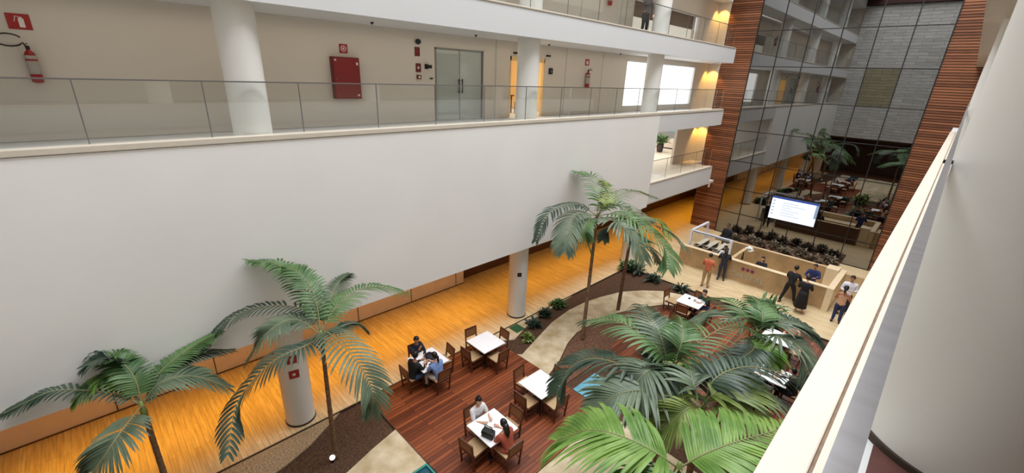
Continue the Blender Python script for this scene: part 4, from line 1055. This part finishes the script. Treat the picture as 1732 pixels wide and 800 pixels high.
# standing visitors
person((-6.52, 19.95, 0), .1, 'standing person in orange shirt and khaki trousers facing the desk', 'stand', (206, 112, 76), (176, 148, 108), 'short', arms='front', s=1.0, shoes=(120, 96, 70))
person((-6.30, 21.36, 0), .35, 'person in dark clothes leaning on the desk beside the orange shirt', 'stand', (34, 34, 44), (48, 50, 66), 'long', arms='counter', lean=.2, hair='long', s=.98)
person((-7.62, 25.2, 0), PI - .2, 'person in dark suit with white shirt standing behind the turnstiles', 'stand', (28, 30, 42), (26, 28, 38), arms='down', s=1.05, skin='brown')
person((-3.35, 21.28, 0), -.25, 'person in a black suit at the desk, legs apart', 'stand', (22, 22, 26), (22, 22, 26), arms='counter', lean=.12, s=1.05, leg='stride', skin='tan')
person((-2.72, 20.72, 0), .0, 'person in a long black dress at the desk', 'stand', (22, 20, 24), (20, 20, 22), 'short', arms='front', dress=(22, 20, 24), lean=.05, hair='short', s=1.0, shoes=(190, 140, 116))
person((-2.84, 22.72, 0), PI, 'receptionist in blue behind the desk facing the black suit', 'stand', (34, 46, 96), (30, 30, 40), 'long', arms='counter', lean=.1, s=.98, skin='tan')
person((-5.03, 22.9, 0), PI, 'seated receptionist with black hair behind the lettering, only head showing', 'sit', (30, 30, 36), (30, 30, 36), arms='table', s=.98, hair='long')
person((-6.78, 22.85, 0), PI, 'person in white behind the left end of the desk', 'sit', (236, 234, 238), (40, 40, 44), arms='table', lean=.2, s=1.05)
person((-1.40, 22.1, 0), PI + .3, 'man in white shirt standing at the right end by the parapet', 'stand', (226, 226, 236), (40, 44, 60), 'long', arms='front', s=1.05, skin='tan')
person((-1.42, 20.95, 0), .0, 'person with dark ponytail and wide blue jeans at the right end', 'stand', (206, 160, 128), (40, 50, 90), 'none', arms='front', hair='pony', s=.98, skin='tan')
person((-11.05, 19.05, Z3), -PI / 2 - .3, 'person in grey on the topmost gallery beside the column', 'stand', (96, 88, 86), (26, 26, 30), arms='chin', lean=.1, s=1.0)
# bags
t = empty('round_bag', (-9.72, 6.42, .749), label='round black bag lying on the table with three people', cat='bag')
mb = MB(); mb.ell((0, 0, .07), (.2, .17, .075)); mb.build('body', mat('navy_black_bag', (26, 32, 46), .7), t, True)
MB().tube([(-.12, 0, .12), (-.06, 0, .19), (.06, 0, .19), (.12, 0, .12)], .012, 6).build('handle', M['black'], t)
t = empty('handbag', (-6.12, 5.66, .749), .3, label='black handbag with a strap on the table with two women', cat='bag')
MB().box(-.16, .16, -.09, .09, 0, .2, bev=.03).build('body', M['black'], t)
MB().tube([(-.13, 0, .19), (-.1, 0, .32), (.1, 0, .32), (.13, 0, .19)], .012, 6).build('handle', M['black'], t)
MB().box(-.162, .162, -.095, .0, .12, .14).build('flap_seam', M['darkmetal'], t)
for (x, y, z, rz, la) in ((-9.45, 6.25, .749, .3, 'black phone on the table with three people'), (-5.95, 16.75, .749, .2, 'black phone on the lobby-side table')):
    t = empty('mobile_phone', (x, y, z), rz, la, 'phone'); MB().box(-.04, .04, -.08, .08, 0, .01, bev=.004).build('body', M['black'], t); MB().box(-.035, .035, -.07, .07, .01, .011).build('screen', M['darkmetal'], t)
for (x, y, z, rz, la) in ((-5.6, 16.85, .749, .5, 'open white papers with blue edge on the lobby-side table'), (-2.1, 13.85, .749, .5, 'scattered white papers on the right-hand table')):
    t = empty('papers', (x, y, z), rz, la, 'paper'); MB().box(-.2, .0, -.14, .14, 0, .008).box(.01, .2, -.13, .15, 0, .008).build('sheet', M['paper'], t); MB().box(-.21, .21, -.15, -.12, .008, .012).build('edge', M['bluegrey'], t)
